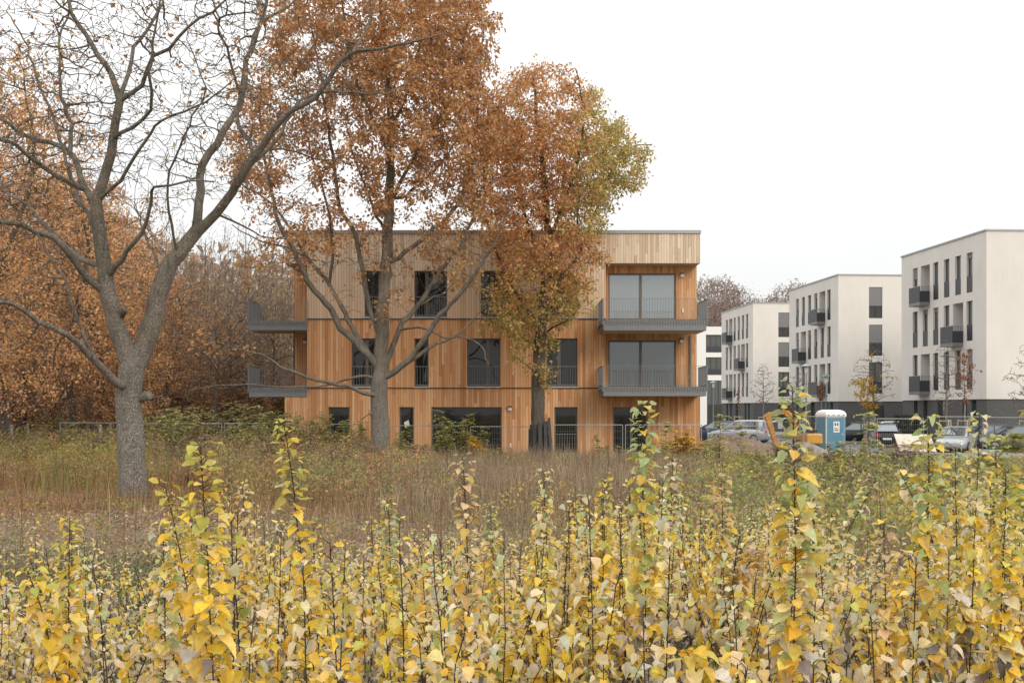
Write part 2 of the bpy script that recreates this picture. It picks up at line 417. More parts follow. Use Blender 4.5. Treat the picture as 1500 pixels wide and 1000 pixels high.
# ------------------------------------------------------------------ trees
class Tree:
    """wood grown from traced limbs and, between them, by space colonisation towards a cloud of leaf sites"""
    def __init__(s, seed):
        s.rng = np.random.default_rng(seed); s.p = []; s.par = []; s.r = []
    def add(s, p, par, r=0.):
        s.p.append(np.array(p, float)); s.par.append(par); s.r.append(r); return len(s.p) - 1
    def path(s, pts, r0, r1, par=-1, step=.3, wob=.03):
        """a limb through points, tapering r0 to r1"""
        pts = [np.array(p, float) for p in pts]
        if par >= 0: pts[0] = s.p[par]
        out = []
        for i in range(len(pts) - 1):
            a, b = pts[max(i - 1, 0)], pts[i]; c, e = pts[i + 1], pts[min(i + 2, len(pts) - 1)]
            n = max(1, int(np.linalg.norm(c - b) / step))
            for k in range(n):
                t = k / n
                out.append(.5 * (2*b + (c-a)*t + (2*a-5*b+4*c-e)*t*t + (3*b-a-3*c+e)*t**3))
        out.append(pts[-1])
        m = len(out); last = par
        for i, q in enumerate(out):
            if i == 0 and par >= 0: continue
            w = s.rng.normal(0, wob, 3) if 0 < i else 0
            last = s.add(q + w, last, r0 + (r1 - r0) * i / max(1, m - 1))
        return last
    def limb(s, px, w0, w1, Y, dy, base=False):
        """a limb traced as pixels: widths in pixels at distance Y, drifting dy metres in depth towards its end"""
        if base: pts = [P(x, y, Y) for x, y in px]; par = -1
        else:
            q = np.array([(750 + p[0] / p[1] * F, HOR - (p[2] - EYE) / p[1] * F) for p in s.p])
            par = int(np.argmin(((q - np.array(px[0])) ** 2).sum(1))); y0 = s.p[par][1]
            pts = [P(x, y, y0 + dy * i / (len(px) - 1)) for i, (x, y) in enumerate(px)]
        return s.path(pts, w0 / 2 / F * Y, w1 / 2 / F * Y, par, step=.28, wob=.02)
    def grow(s, att, step=.4, infl=3., kill=.55, iters=70, jit=.25, up=0.):
        att = [np.array(a, float) for a in att]
        for it in range(iters):
            if not att: break
            kd = KDTree(len(s.p))
            for i, p in enumerate(s.p): kd.insert(p, i)
            kd.balance(); pull = {}; rest = []
            for a in att:
                co, i, dist = kd.find(a)
                if dist < kill: continue
                rest.append(a)
                if dist < infl:
                    v = (a - s.p[i]) / dist
                    if i in pull: pull[i][0] += v; pull[i][1] += 1
                    else: pull[i] = [v.copy(), 1]
            att = rest
            if not pull: break
            for i, (v, n) in pull.items():
                if n > 1 or True:
                    v = v / max(np.linalg.norm(v), 1e-6) + s.rng.normal(0, jit, 3); v[2] += up
                    s.add(s.p[i] + v / np.linalg.norm(v) * step, i)
    def finish(s, tip=.006, expo=2.3, cap=None):
        n = len(s.p); pos = np.array(s.p); par = np.array(s.par)
        acc = np.zeros(n); rad = np.zeros(n); ch = [[] for _ in range(n)]
        for i in range(n):
            if par[i] >= 0: ch[par[i]].append(i)
        for i in range(n - 1, -1, -1):
            # children always come after their parent
            r = max(tip, acc[i] ** (1 / expo)) if acc[i] else tip
            rad[i] = s.r[i] if s.r[i] > 0 else (min(r, cap) if cap else r)
            if par[i] >= 0: acc[par[i]] += rad[i] ** expo
        for i in range(n):
            if par[i] >= 0 and s.r[i] == 0: rad[i] = min(rad[i], max(tip, rad[par[i]] * .8))
        s.pos, s.rad, s.ch, s.parr = pos, rad, ch, par
        chains = []
        todo = [(i, -1) for i in range(n) if par[i] < 0]
        while todo:
            i, frm = todo.pop(); idx = [frm, i] if frm >= 0 else [i]
            while ch[idx[-1]]:
                c = sorted(ch[idx[-1]], key=lambda k: -rad[k]); nx = c[0]
                for o in c[1:]: todo.append((o, idx[-1]))
                idx.append(nx)
            r = rad[idx].copy()
            if frm >= 0: r[0] = min(r[0], r[1] * 1.25)
            chains.append((pos[idx], r, 14 if r.max() > .14 else 7 if r.max() > .045 else 4 if r.max() > .018 else 3))
        return chains
    def tips(s, rmax):
        return np.where(s.rad <= rmax)[0]
    def leafset(s, name, tpl, rmax, per, size, colfn, spread=.16, droop=.35, prob=None, org=(0, 0, 0), clump=0., lowest=.06):
        rng = s.rng; ix = s.tips(rmax)
        if prob is not None: ix = ix[rng.random(len(ix)) < prob(s.pos[ix])]
        if clump:      # leaves hang in bunches: some twigs keep many, their neighbours few
            q = s.pos[ix]; w = 2 * math.pi / clump
            f = (np.sin(q[:, 0] * w + 1.3 * np.sin(q[:, 2] * w * .7)) + np.sin(q[:, 1] * w * 1.1 + 2 + np.sin(q[:, 0] * w * .8)) + np.sin(q[:, 2] * w * 1.2 + 1.1 * np.sin(q[:, 1] * w * .9))) / 3
            ix = ix[rng.random(len(ix)) < np.clip(.5 + lowest * .5 + 1.15 * f, lowest, 1)]
        k = rng.poisson(per, len(ix)); ix = np.repeat(ix, k); n = len(ix)
        par = np.where(s.parr[ix] >= 0, s.parr[ix], ix)
        t = rng.random((n, 1)); p = s.pos[ix] * t + s.pos[par] * (1 - t)
        ax = rng.normal(0, 1, (n, 3)); ax[:, 2] -= droop; ax = unit(ax)
        p = p + ax * spread * rng.random((n, 1)) + rng.normal(0, spread * .35, (n, 3))
        nr = rng.normal(0, 1, (n, 3)); nr[:, 2] += .6
        sz = size * np.exp(rng.normal(0, .25, n))
        return leaves(name, tpl, p - np.array(org), ax, unit(nr), sz, colfn(p, n, rng))

def px_of(p):
    return 750 + p[:, 0] / p[:, 1] * F, HOR - (p[:, 2] - EYE) / p[:, 1] * F
def blob_sites(rng, blobs, Y):
    """leaf sites inside ellipsoids given by their centre and radii in pixels at distance Y, depth offset and depth radius in metres"""
    out = []
    for cx, cy, rx, ry, dy, rd, n in blobs:
        v = unit(rng.normal(0, 1, (n, 3))) * (rng.random((n, 1)) ** .42)
        for a in v: out.append(P(cx + a[0] * rx, cy + a[1] * ry, Y) + Vector((0, dy + a[1] * 0 + a[2] * rd, 0)))
    return out
def shift(chains, org):
    return [(p - np.array(org), r, n) for p, r, n in chains]
def flare(me, h, k, k2=.0):
    """root flare: widen the foot of a trunk mesh standing at its own origin"""
    n = len(me.vertices); v = np.empty(n * 3, np.float32); me.vertices.foreach_get('co', v); v = v.reshape(-1, 3)
    t = np.clip(1 - v[:, 2] / h, 0, 1) ** 2.2; rr = np.hypot(v[:, 0], v[:, 1]); near = rr < 1.0
    w = np.arctan2(v[:, 1], v[:, 0]); f = 1 + np.where(near, t * (k + k2 * np.sin(5 * w)), 0)
    v[:, 0] *= f; v[:, 1] *= f; me.vertices.foreach_set('co', v.ravel()); me.update()

LEAFY = [(3, (.57, .315, .145)), (3, (.49, .255, .115)), (2, (.64, .385, .175)), (1.2, (.37, .19, .095)), (.8, (.70, .48, .26))]
# --- the big half-bare oak -------------------------------------------------
Y1 = 28.6
t = Tree(11)
t.limb([(195, 742), (194, 690), (191, 640), (190, 600), (191, 566), (193, 536)], 40, 37, Y1, 0, base=True)
LIMBS = [
 ([(192, 548), (178, 500), (165, 455), (155, 410), (148, 360), (143, 320), (140, 295)], 29, 17, -.8),
 ([(140, 298), (150, 270), (162, 225), (168, 180), (175, 147)], 15, 11, -.6),
 ([(175, 147), (168, 120), (144, 81), (126, 51), (105, 21), (99, 0), (80, -50), (70, -95)], 9, 2.5, 1.2),
 ([(175, 148), (207, 126), (213, 105), (225, 81), (249, 72), (275, 40), (310, 20), (350, -20)], 7, 2, -1.4),
 ([(180, 140), (192, 90), (196, 69), (225, 30), (237, 3), (250, -50), (260, -100)], 6.5, 2, 1.4),
 ([(174, 200), (192, 186), (222, 162), (224, 132), (220, 108), (228, 39), (240, -30)], 6, 2, -2.2),
 ([(148, 298), (174, 264), (210, 207), (237, 177), (270, 162), (300, 150), (340, 120)], 6, 1.6, -3),
 ([(141, 300), (123, 279), (117, 249), (99, 222), (60, 204), (33, 198), (0, 172), (-40, 150)], 10, 4, 2.2),
 ([(99, 222), (103, 180), (90, 141), (87, 99), (87, 54), (99, 27), (110, -40)], 7, 2, 1.8),
 ([(123, 285), (81, 258), (45, 231), (20, 208), (0, 204), (-40, 185), (-90, 170)], 8, 3, -2.4),
 ([(145, 428), (120, 395), (99, 370), (75, 346), (30, 331), (0, 325), (-50, 310), (-100, 300)], 13, 4, -3.2),
 ([(146, 395), (120, 378), (97, 362), (70, 335), (40, 300), (15, 285), (-20, 240)], 9, 3, 2.8),
 ([(144, 350), (129, 313), (114, 289), (100, 250), (85, 190), (60, 130), (40, 70), (10, 20)], 7, 2, 3.5),
 ([(158, 408), (170, 390), (186, 367), (207, 343), (219, 313), (222, 280), (226, 274), (250, 270), (275, 262), (310, 268)], 8, 2, -2.5),
 ([(188, 566), (174, 560), (141, 532), (117, 505), (99, 490), (60, 472), (15, 445), (0, 442), (-50, 440)], 13, 3.5, -4),
 ([(137, 525), (117, 484), (102, 433), (96, 409), (75, 382), (60, 350), (40, 330)], 6, 2, -1.2),
 ([(194, 548), (204, 520), (216, 487), (226, 462), (236, 420), (249, 388), (270, 361), (288, 338)], 33, 20, .4),
 ([(288, 338), (292, 300), (294, 279), (297, 240), (318, 210), (336, 180), (354, 150), (361, 90), (378, 48), (390, 6), (410, -50), (420, -100)], 14, 3, 1.6),
 ([(288, 340), (315, 313), (339, 280), (350, 262), (363, 244), (382, 215), (400, 190), (425, 165), (461, 144), (479, 120), (497, 92), (518, 78), (560, 72), (620, 60), (650, 50)], 15, 2.2, -2.6),
 ([(330, 290), (355, 262), (372, 225), (366, 205), (352, 188), (348, 168), (362, 90), (372, 55), (386, 30), (420, 12), (450, -20)], 8, 2.5, 2.4),
 ([(363, 246), (400, 212), (420, 180), (440, 148), (470, 137), (518, 135), (554, 140), (578, 129), (620, 112)], 6, 1.8, 2.6),
 ([(375, 224), (395, 220), (434, 222), (460, 232), (494, 234), (520, 245)], 4, 1.5, 1.6),
 ([(510, 84), (530, 54), (545, 18), (556, -20)], 4, 1.5, .8),
 ([(355, 150), (330, 70), (318, 40), (330, 22), (370, 18)], 5, 2, -2.2),
 ([(262, 372), (252, 330), (245, 270), (262, 215), (285, 170), (300, 130), (280, 70)], 4.5, 1.5, -3.2),
 ([(240, 405), (215, 350), (200, 310)], 3.5, 1.5, 2.6),
 ([(310, 318), (345, 325), (385, 345), (420, 350)], 4, 1.5, 1.8),
 ([(60, 472), (40, 500), (12, 520)], 3, 1.3, 1), ([(99, 490), (82, 510), (80, 540)], 3, 1.3, 1.2),
]
for px, w0, w1, dy in LIMBS: t.limb(px, w0, w1, Y1, dy)
sites = blob_sites(t.rng, [(60, 110, 150, 180, 0, 4.2, 1100), (200, 60, 150, 170, 0, 4.2, 1100), (350, 60, 150, 170, 0, 4.2, 1150), (450, 120, 110, 110, 0, 3.5, 400),
    (40, 300, 120, 90, 0, 4, 480), (40, 430, 90, 80, -1.5, 3, 220), (250, 230, 90, 90, 0, 3.5, 420), (320, 200, 80, 110, 0, 3, 350), (120, 200, 110, 120, 0, 3.5, 450), (200, 330, 60, 60, 0, 2.5, 25)], Y1)
t.grow(sites, step=.22, infl=2.6, kill=.24, iters=80, jit=.40)
ch = t.finish(tip=.0075, expo=2.15, cap=.06)
root = P(195, 742, Y1); root.z = 0
oak = empty('oak_tree', root, 0, 'big half-bare oak with a low fork and a sawn-off branch stub on its trunk', 'tree', 'tall oaks standing in the meadow')
me = tubes('trunk', shift(ch, root)); flare(me, .9, .16, .05); link('trunk', me, 'bark_oak', oak)
def sparse(p):
    x, y = px_of(p); return np.clip(.55 - (y - 60) / 420 + .25 * (x < 120), .10, .8)
def col_oak(p, n, rng): return pick(rng, [(3, (.40, .22, .10)), (2, (.50, .29, .13)), (2, (.32, .16, .07)), (1, (.56, .40, .20))], n)
link('crown', t.leafset('crown', 'oak', .0125, .62, .11, col_oak, .10, .8, sparse, root), 'leaf', oak)
st = MB(); a, b = P(204, 583, Y1), P(219, 578, Y1 - .1); st.cyl(a - root, b - root, .125, .115, 12); st.build('branch_stub', 'bark_oak', oak)
st = MB(); a, b = P(178, 462, Y1 - .3), P(184, 453, Y1 - .5); st.cyl(a - root, b - root, .08, .07, 10); st.build('branch_knob', 'bark_dark', oak)

# --- the tall russet oak in front of the timber house -----------------------
Y2 = 41.5
t = Tree(23)
t.limb([(557, 694), (557, 640), (556, 590), (557, 555), (559, 500), (561, 450), (565, 400), (568, 350), (570, 300), (572, 240), (573, 190), (570, 140), (566, 90), (560, 40), (556, -20), (555, -70)], 30, 3, Y2, 0, base=True)
nn = len(t.r)
for i in range(nn):   # trunk stays stout up to the first forks
    f = i / nn; t.r[i] = np.interp(f, [0, .07, .16, .22, .45, .75, 1], [15.5, 13.5, 12.5, 10, 7.5, 4, 1.5]) / F * Y2
LIMBS = [
 ([(552, 545), (530, 510), (500, 480), (485, 452), (470, 435), (450, 410), (430, 367), (407, 322), (395, 270), (385, 210), (380, 150)], 11, 2, -2.2),
 ([(553, 540), (520, 487), (500, 450), (482, 415), (450, 377), (425, 335), (400, 300), (370, 280), (340, 262)], 9, 2, 2.4),
 ([(555, 500), (545, 460), (535, 417), (527, 372), (517, 335), (500, 310), (490, 250), (480, 180), (470, 120), (460, 60), (450, 0)], 8.5, 2, 1.8),
 ([(482, 415), (487, 370), (483, 320), (470, 270), (455, 220), (440, 160), (430, 100)], 5, 1.5, -1.6),
 ([(450, 377), (420, 362), (395, 357), (365, 345), (340, 330)], 4, 1.5, 2.5),
 ([(563, 545), (575, 510), (590, 472), (612, 450), (632, 417), (650, 390), (675, 360), (690, 325), (705, 280), (712, 220), (716, 160)], 9, 2, 2.2),
 ([(566, 560), (590, 535), (612, 510), (637, 472), (660, 445), (675, 430), (700, 395), (720, 360), (735, 330), (750, 290)], 10, 2, -2.4),
 ([(590, 535), (612, 522), (640, 503), (662, 495), (682, 480), (700, 460)], 7, 2, 1.2),
 ([(590, 482), (600, 480), (625, 482), (650, 495), (682, 495), (705, 505), (712, 525), (716, 535)], 3.5, 1.2, -1.8),
 ([(568, 392), (605, 362), (637, 335), (662, 310), (680, 280), (692, 230), (700, 160), (705, 90), (710, 30)], 7, 2, 1.0),
 ([(571, 300), (590, 260), (610, 225), (640, 180), (665, 120), (680, 60), (690, 0)], 6, 2, -2.0),
 ([(572, 240), (560, 200), (540, 160), (520, 110), (505, 50), (500, -20)], 6, 2, -1.8),
 ([(573, 190), (595, 140), (610, 90), (620, 30), (625, -40)], 5, 1.5, 2),
 ([(570, 290), (590, 290), (620, 265), (650, 235), (670, 200), (690, 150)], 5, 1.5, 3),
 ([(568, 350), (545, 300), (530, 260), (515, 220), (505, 170)], 5, 1.5, 3),
 ([(552, 583), (542, 577), (510, 566), (480, 560), (450, 552), (412, 537), (387, 522), (350, 512), (310, 495)], 6.5, 1.6, -2.8),
 ([(548, 556), (535, 551), (512, 555), (490, 562), (450, 566), (400, 566), (350, 562), (310, 566), (275, 572)], 4.5, 1.2, 1.2),
 ([(552, 610), (546, 608), (540, 607), (528, 614)], 3.5, 1.5, -.5),
 ([(612, 450), (635, 435), (655, 425), (668, 410)], 3, 1.2, .6),
]
for px, w0, w1, dy in LIMBS: t.limb(px, w0, w1, Y2, dy)
sites = blob_sites(t.rng, [(560, 10, 175, 120, 0, 5.5, 900), (610, 120, 125, 90, 0, 5, 560), (440, 110, 60, 105, 0, 4, 300), (515, 130, 80, 90, 0, 4, 260),
  (385, 250, 60, 75, 0, 3.5, 240), (345, 245, 28, 30, 0, 2, 50), (465, 330, 105, 65, 0, 4, 210), (445, 245, 60, 60, 0, 3, 130), (640, 270, 95, 75, 0, 4.5, 300), (560, 255, 110, 80, 0, 4.5, 260),
  (430, 370, 70, 55, 0, 3, 120), (660, 380, 70, 60, 0, 3.5, 150), (560, 420, 60, 80, 0, 2.5, 70), (680, 60, 55, 90, 0, 4, 260), (690, 180, 45, 70, 0, 4, 180), (335, 505, 40, 25, -2, 1.5, 40), (360, 385, 50, 20, 1.5, 1.5, 35)], Y2)
t.grow(sites * 1 + blob_sites(t.rng, [(560, 40, 180, 150, 0, 5.5, 1000), (640, 180, 100, 120, 0, 5, 500), (410, 190, 85, 140, 0, 4, 400)], Y2), step=.32, infl=3.4, kill=.36, iters=80, jit=.30)
ch = t.finish(tip=.009, expo=2.35, cap=.075)
root = P(557, 694, Y2); root.z = 0
tr = empty('oak_tree', root, 0, 'tall russet-leaved oak with a straight dark trunk before the left half of the timber house', 'tree', 'tall oaks standing in the meadow')
me = tubes('trunk', shift(ch, root)); flare(me, 1.0, .22, .06); link('trunk', me, 'bark_oak', tr)
def col_rus(p, n, rng):
    c = pick(rng, LEAFY, n); x, y = px_of(p)
    g = np.clip((x - 600) / 90, 0, 1) * np.clip((y - 300) / 60, 0, 1) * .55 * (rng.random(n) < .6)
    return c * (1 - g[:, None]) + np.array((.22, .19, .045)) * g[:, None]
def dens(p):
    x, y = px_of(p); return np.clip(.95 - np.clip(y - 150, 0, 300) / 360, .24, 1) * np.where((x < 500) & (y > 60), .72, 1)
link('crown', t.leafset('crown', 'oak', .0155, 36., .128, col_rus, .27, .7, dens, root, .95, .14), 'leaf', tr)

# --- the rusty and olive tree by the balconies ------------------------------
Y3 = 45.3
t = Tree(31)
t.limb([(790, 672), (789, 620), (788, 560), (790, 520), (793, 480), (797, 440), (800, 400), (803, 350), (800, 300), (796, 250), (790, 200), (785, 150), (780, 105)], 22, 3, Y3, 0, base=True)
nn = len(t.r)
for i in range(nn): t.r[i] = np.interp(i / nn, [0, .1, .3, .5, 1], [11.5, 10, 9, 6, 1.5]) / F * Y3
LIMBS = [
 ([(793, 480), (770, 450), (750, 420), (735, 390), (720, 350), (710, 300), (712, 250)], 6, 1.5, -2),
 ([(797, 440), (825, 405), (850, 370), (865, 330), (880, 290), (900, 240), (925, 215), (955, 212)], 7, 1.5, 1.8),
 ([(800, 400), (780, 350), (765, 300), (750, 240), (740, 180), (745, 130)], 6, 1.5, 2),
 ([(803, 350), (825, 300), (845, 240), (855, 180), (850, 130), (845, 100)], 6, 1.5, -1.8),
 ([(850, 365), (845, 320), (850, 290), (870, 250), (905, 180)], 4, 1.5, 2),
 ([(790, 515), (775, 500), (755, 490), (735, 480), (720, 470)], 4, 1.2, 1.5), ([(792, 500), (810, 480), (830, 470), (845, 455)], 4, 1.2, -1.5),
 ([(790, 550), (772, 535), (760, 525)], 2.5, 1.2, -1), ([(789, 570), (805, 555), (815, 540)], 2.5, 1.2, .8),
]
for px, w0, w1, dy in LIMBS: t.limb(px, w0, w1, Y3, dy)
sites = blob_sites(t.rng, [(778, 195, 82, 105, 0, 4, 700), (732, 270, 66, 100, 0, 3.5, 420), (845, 260, 58, 90, 0, 3.5, 480), (805, 350, 92, 70, 0, 4, 480),
  (850, 150, 40, 52, 1, 2.5, 130), (893, 195, 38, 45, 1, 2.5, 150), (915, 240, 42, 38, 1, 2.5, 170), (948, 212, 18, 14, 1, 1, 26), (880, 290, 32, 26, 1, 2, 60),
  (790, 425, 85, 52, 0, 3.5, 340), (755, 465, 55, 30, 0, 2.5, 130), (790, 500, 28, 32, 0, 1.2, 60), (845, 425, 28, 40, 0, 2, 60), (795, 545, 24, 26, 0, 1.0, 34), (718, 200, 30, 60, 0, 3, 120)], Y3)
t.grow(sites, step=.30, infl=3.2, kill=.33, iters=80, jit=.30)
ch = t.finish(tip=.008, expo=2.35, cap=.07)
root = P(790, 672, Y3); root.z = 0
tr = empty('oak_tree', root, 0, 'slimmer oak with rust and olive-green leaves, its foot wrapped in dark boards', 'tree', 'tall oaks standing in the meadow')
me = tubes('trunk', shift(ch, root)); flare(me, .8, .2, .05); link('trunk', me, 'bark_dark', tr)
def col_mix(p, n, rng):
    x, y = px_of(p)
    c = pick(rng, [(3, (.66, .36, .17)), (2.5, (.58, .295, .14)), (1.5, (.72, .43, .17)), (1, (.44, .225, .115)), (.6, (.72, .47, .29))], n)
    o = pick(rng, [(2, (.46, .40, .14)), (2, (.57, .44, .15)), (1.5, (.35, .335, .12)), (1.2, (.63, .42, .15))], n)
    w = np.clip((x - 818 + (y - 200) * .10) / 75, 0, 1) * (y < 345) + np.clip((y - 372) / 70, 0, 1) * .75
    s_ = (np.sin(p[:, 0] * 2.1 + 1) * np.sin(p[:, 2] * 1.7) * np.sin(p[:, 1] * 1.9)) * .3
    k = (rng.random(n) < np.clip(w + s_, .06, .97))[:, None]
    return np.where(k, o, c)
link('crown', t.leafset('crown', 'oak', .0175, 31., .122, col_mix, .29, .7, None, root, 1.0, .30), 'leaf', tr)
bd = MB()
for k in range(11):      # boards tied round the foot of the trunk
    w = k * 2 * math.pi / 11 + .2; r0 = .40; cx, cy = math.cos(w), math.sin(w)
    o = Vector((cx * r0, cy * r0, 0)); tn = Vector((-cy, cx, 0)); h = 1.55 + .5 * random.random(); lean = .02 + .12 * random.random()
    bd.slab(o - tn * .075, tn * .15, Vector((cx, cy, 0)) * .035, Vector((-cx * lean * .4, -cy * lean * .4, h)))
bd.slab(Vector((.46, -.35, 0)), (.13, .02, 0), (0, .04, 0), (-.16, .05, 1.95))
bd.build('trunk_boards', 'charboard', tr)

# --- the wood: prototypes, then copies --------------------------------------
def make_tree(seed, H, cr, base, n, tpl, per, size, pal, name, label, group, bark_='bark_dark', tip=.012, r0=.22, rmax=.03, lean=.03, crown='crown', prob=1., spread=.4, kill=.55, lead=1.):
    t = Tree(seed); rng = t.rng
    top = t.path([(0, 0, -.1), (rng.normal(0, lean) * H, rng.normal(0, lean) * H, H * .35 * lead), (rng.normal(0, lean) * H, rng.normal(0, lean) * H, H * .7 * lead), (rng.normal(0, lean) * H, rng.normal(0, lean) * H, H * .92 * lead)], r0, .03, step=.6, wob=.03)
    z = base + (H - base) * rng.random(n) ** .8; f = (z - base) / (H - base)
    prof = cr * np.sin(np.pi * np.clip(f * .78 + .2, 0, 1)) ** .7
    a = rng.random(n) * 2 * math.pi; rr = prof * rng.random(n) ** .45
    lump = 1 + .28 * np.sin(3 * a + seed) * np.sin(f * 7 + seed * 2)
    pts = np.c_[np.cos(a) * rr * lump, np.sin(a) * rr * lump, z]
    t.grow(pts, step=.42, infl=5, kill=kill, iters=60, jit=.3, up=.05 if lead == 1 else .45)
    ch = t.finish(tip=tip, expo=2.3, cap=.1)
    o = empty(name, (0, 0, -500), 0, label, 'tree', group)
    me = tubes('trunk', ch); flare(me, .8, .3, .05); link('trunk', me, bark_, o)
    link(crown, t.leafset(crown, tpl, rmax, per, size, lambda p, k, r: pick(r, pal, k, .2), spread, .5, (lambda p: np.full(len(p), prob)), clump=1.3), 'leaf', o)
    return o
ORANGE = [(3, (.66, .375, .18)), (3, (.58, .31, .15)), (2, (.72, .44, .20)), (1.4, (.48, .26, .14)), (.7, (.74, .52, .24))]
BROWN = [(3, (.47, .34, .24)), (2, (.54, .38, .25)), (2, (.39, .28, .20)), (.8, (.58, .44, .29))]
OLIVE = [(2, (.31, .26, .12)), (2, (.39, .29, .14)), (1, (.23, .20, .095)), (1, (.46, .34, .17))]
LO = 'russet oak in the dense autumn wood beside the timber house'
LB = 'thin grey-brown nearly bare tree in the autumn wood beside the timber house'
LV = 'olive-brown tree in the autumn wood just left of the balconies'
WOOD = 'trees of the autumn wood'
oa = make_tree(101, 17, 5.2, 2.9, 1300, 'simple', 24, .13, ORANGE, 'forest_oak', LO, WOOD, prob=.62, spread=.42)
ob = make_tree(102, 14, 4.6, 2.6, 1200, 'simple', 24, .13, ORANGE, 'forest_oak', LO, WOOD, prob=.62, spread=.42)
ba = make_tree(103, 16, 3.6, 4, 2000, 'narrow', 3.0, .13, BROWN, 'bare_tree', LB, WOOD, 'twig', .011, .16, .02, prob=.6, lead=.58)
bb = make_tree(104, 13, 3.4, 3, 2000, 'narrow', 5.0, .13, BROWN, 'bare_tree', LB, WOOD, 'twig', .011, .14, .02, prob=.75, lead=.58)
ol = make_tree(105, 12.5, 3.6, 1.5, 1400, 'simple', 9, .125, OLIVE + BROWN[:2], 'forest_tree', LV, WOOD, 'twig', .011, .16, lead=.6)
protos = {'oa': oa, 'ob': ob, 'ba': ba, 'bb': bb, 'ol': ol}
used = set()
def plant(k, px, Y, sc=1., rz=None):
    o = protos[k]; x = (px - 750) / F * Y; rz = random.random() * 6.28 if rz is None else rz
    if k in used: return copy_tree(o, (x, Y, 0), rz, sc)
    used.add(k); o.location = (x, Y, 0); o.rotation_euler = (0, 0, rz); o.scale = (sc, sc, sc); return o
for k, px, Y, s_ in [
  ('oa', 30, 47, 1.02), ('oa', -75, 44, 1.0), ('ob', 110, 52, 1.0), ('oa', -10, 58, 1.2), ('ob', 75, 60, 1.1), ('oa', -170, 50, 1.1), ('ob', -40, 40, .66), ('ob', 150, 58, .92), ('oa', -120, 62, 1.2),
  ('ob', 262, 56, .66), ('ob', 222, 60, .70), ('ob', 322, 64, .56), ('ob', 180, 50, .52), ('oa', 120, 70, 1.0),
  ('ba', 215, 66, .95), ('ba', 270, 72, .92), ('bb', 300, 66, .92), ('bb', 185, 70, 1.1), ('ba', 335, 76, .88), ('bb', 245, 80, 1.2), ('ba', 150, 78, 1.15),
  ('ol', 345, 66, .86), ('ol', 390, 70, .92), ('ol', 420, 64, .82), ('bb', 365, 74, .98), ('ol', 372, 60, .70), ('bb', 410, 78, .98), ('ol', 440, 72, .9), ('bb', 395, 63, .75), ('ba', 455, 84, .8),
  ('ol', 285, 70, .95), ('bb', 320, 60, .62), ('bb', 90, 50, .6), ('ol', 200, 58, .6), ('ba', 20, 66, 1.2), ('bb', 255, 62, .72), ('ob', 20, 56, .7), ('ba', 330, 53, .7), ('bb', 238, 54, .72), ('ba', 118, 55, .8), ('bb', 292, 57, .7), ('ba', 350, 58, .75), ('bb', 60, 57, .8), ('ba', 402, 57, .72), ('ba', 12, 49, .85)]:
    plant(k, px, Y, s_)
# bare wood far behind the white houses
fb = make_tree(106, 22.5, 5.6, 5, 1500, 'narrow', 6.0, .38, [(2, (.33, .25, .215)), (2, (.39, .30, .25)), (1, (.27, .20, .175))], 'bare_tree', 'bare purplish-brown tree of the far wood behind the white houses', 'bare trees behind the white houses', 'twig', .025, .25, .05, prob=.8, spread=.8, lead=.6)
fst = True
for px, Y, s_ in [(1012, 186, 1.03), (1035, 178, 1.02), (1060, 186, 1.06), (1083, 182, .98), (1105, 195, .96), (1128, 190, .94), (1146, 182, .98), (1168, 190, 1.05), (1190, 198, 1.0), (990, 180, 1.0), (1048, 200, 1.12), (1072, 205, 1.1), (1136, 205, 1.0)]:
    x = (px - 750) / F * Y
    if fst: fb.location = (x, Y, 0); fb.scale = (s_,) * 3; fst = False
    else: copy_tree(fb, (x, Y, 0), random.random() * 6.28, s_)
# ------------------------------------------------------------------ setting
def sheet(name, pts, z, mat):
    m = MB(); m.face([(x, y, z) for x, y in pts]); o = m.build(name, mat); o['kind'] = 'structure'; return o
sheet('ground', [(-900, -300), (900, -300), (900, 1500), (-900, 1500)], 0, 'soil')
sheet('gravel_yard', [(9.2, 48.5), (15, 47.5), (26, 51), (60, 53), (60, 62), (9.0, 62)], .004, 'gravel')
sheet('road', [(9.0, 62), (60, 60), (60, 66), (25.2, 66.5), (20.5, 150), (12.5, 150), (9.0, 90)], .008, 'asphalt')
m = MB()
for a, b in (((25.2, 67.0), (20.6, 150)),):
    a, b = Vector((*a, 0)), Vector((*b, 0)); m.slab(a, b - a, (9, 0, 0), (0, 0, .12))
m.slab(Vector((25.5, 62.2, 0)), (36, -.6, 0), (0, 4.0, 0), (0, 0, .12))
pv = m.build('pavement', 'paving'); pv['kind'] = 'structure'

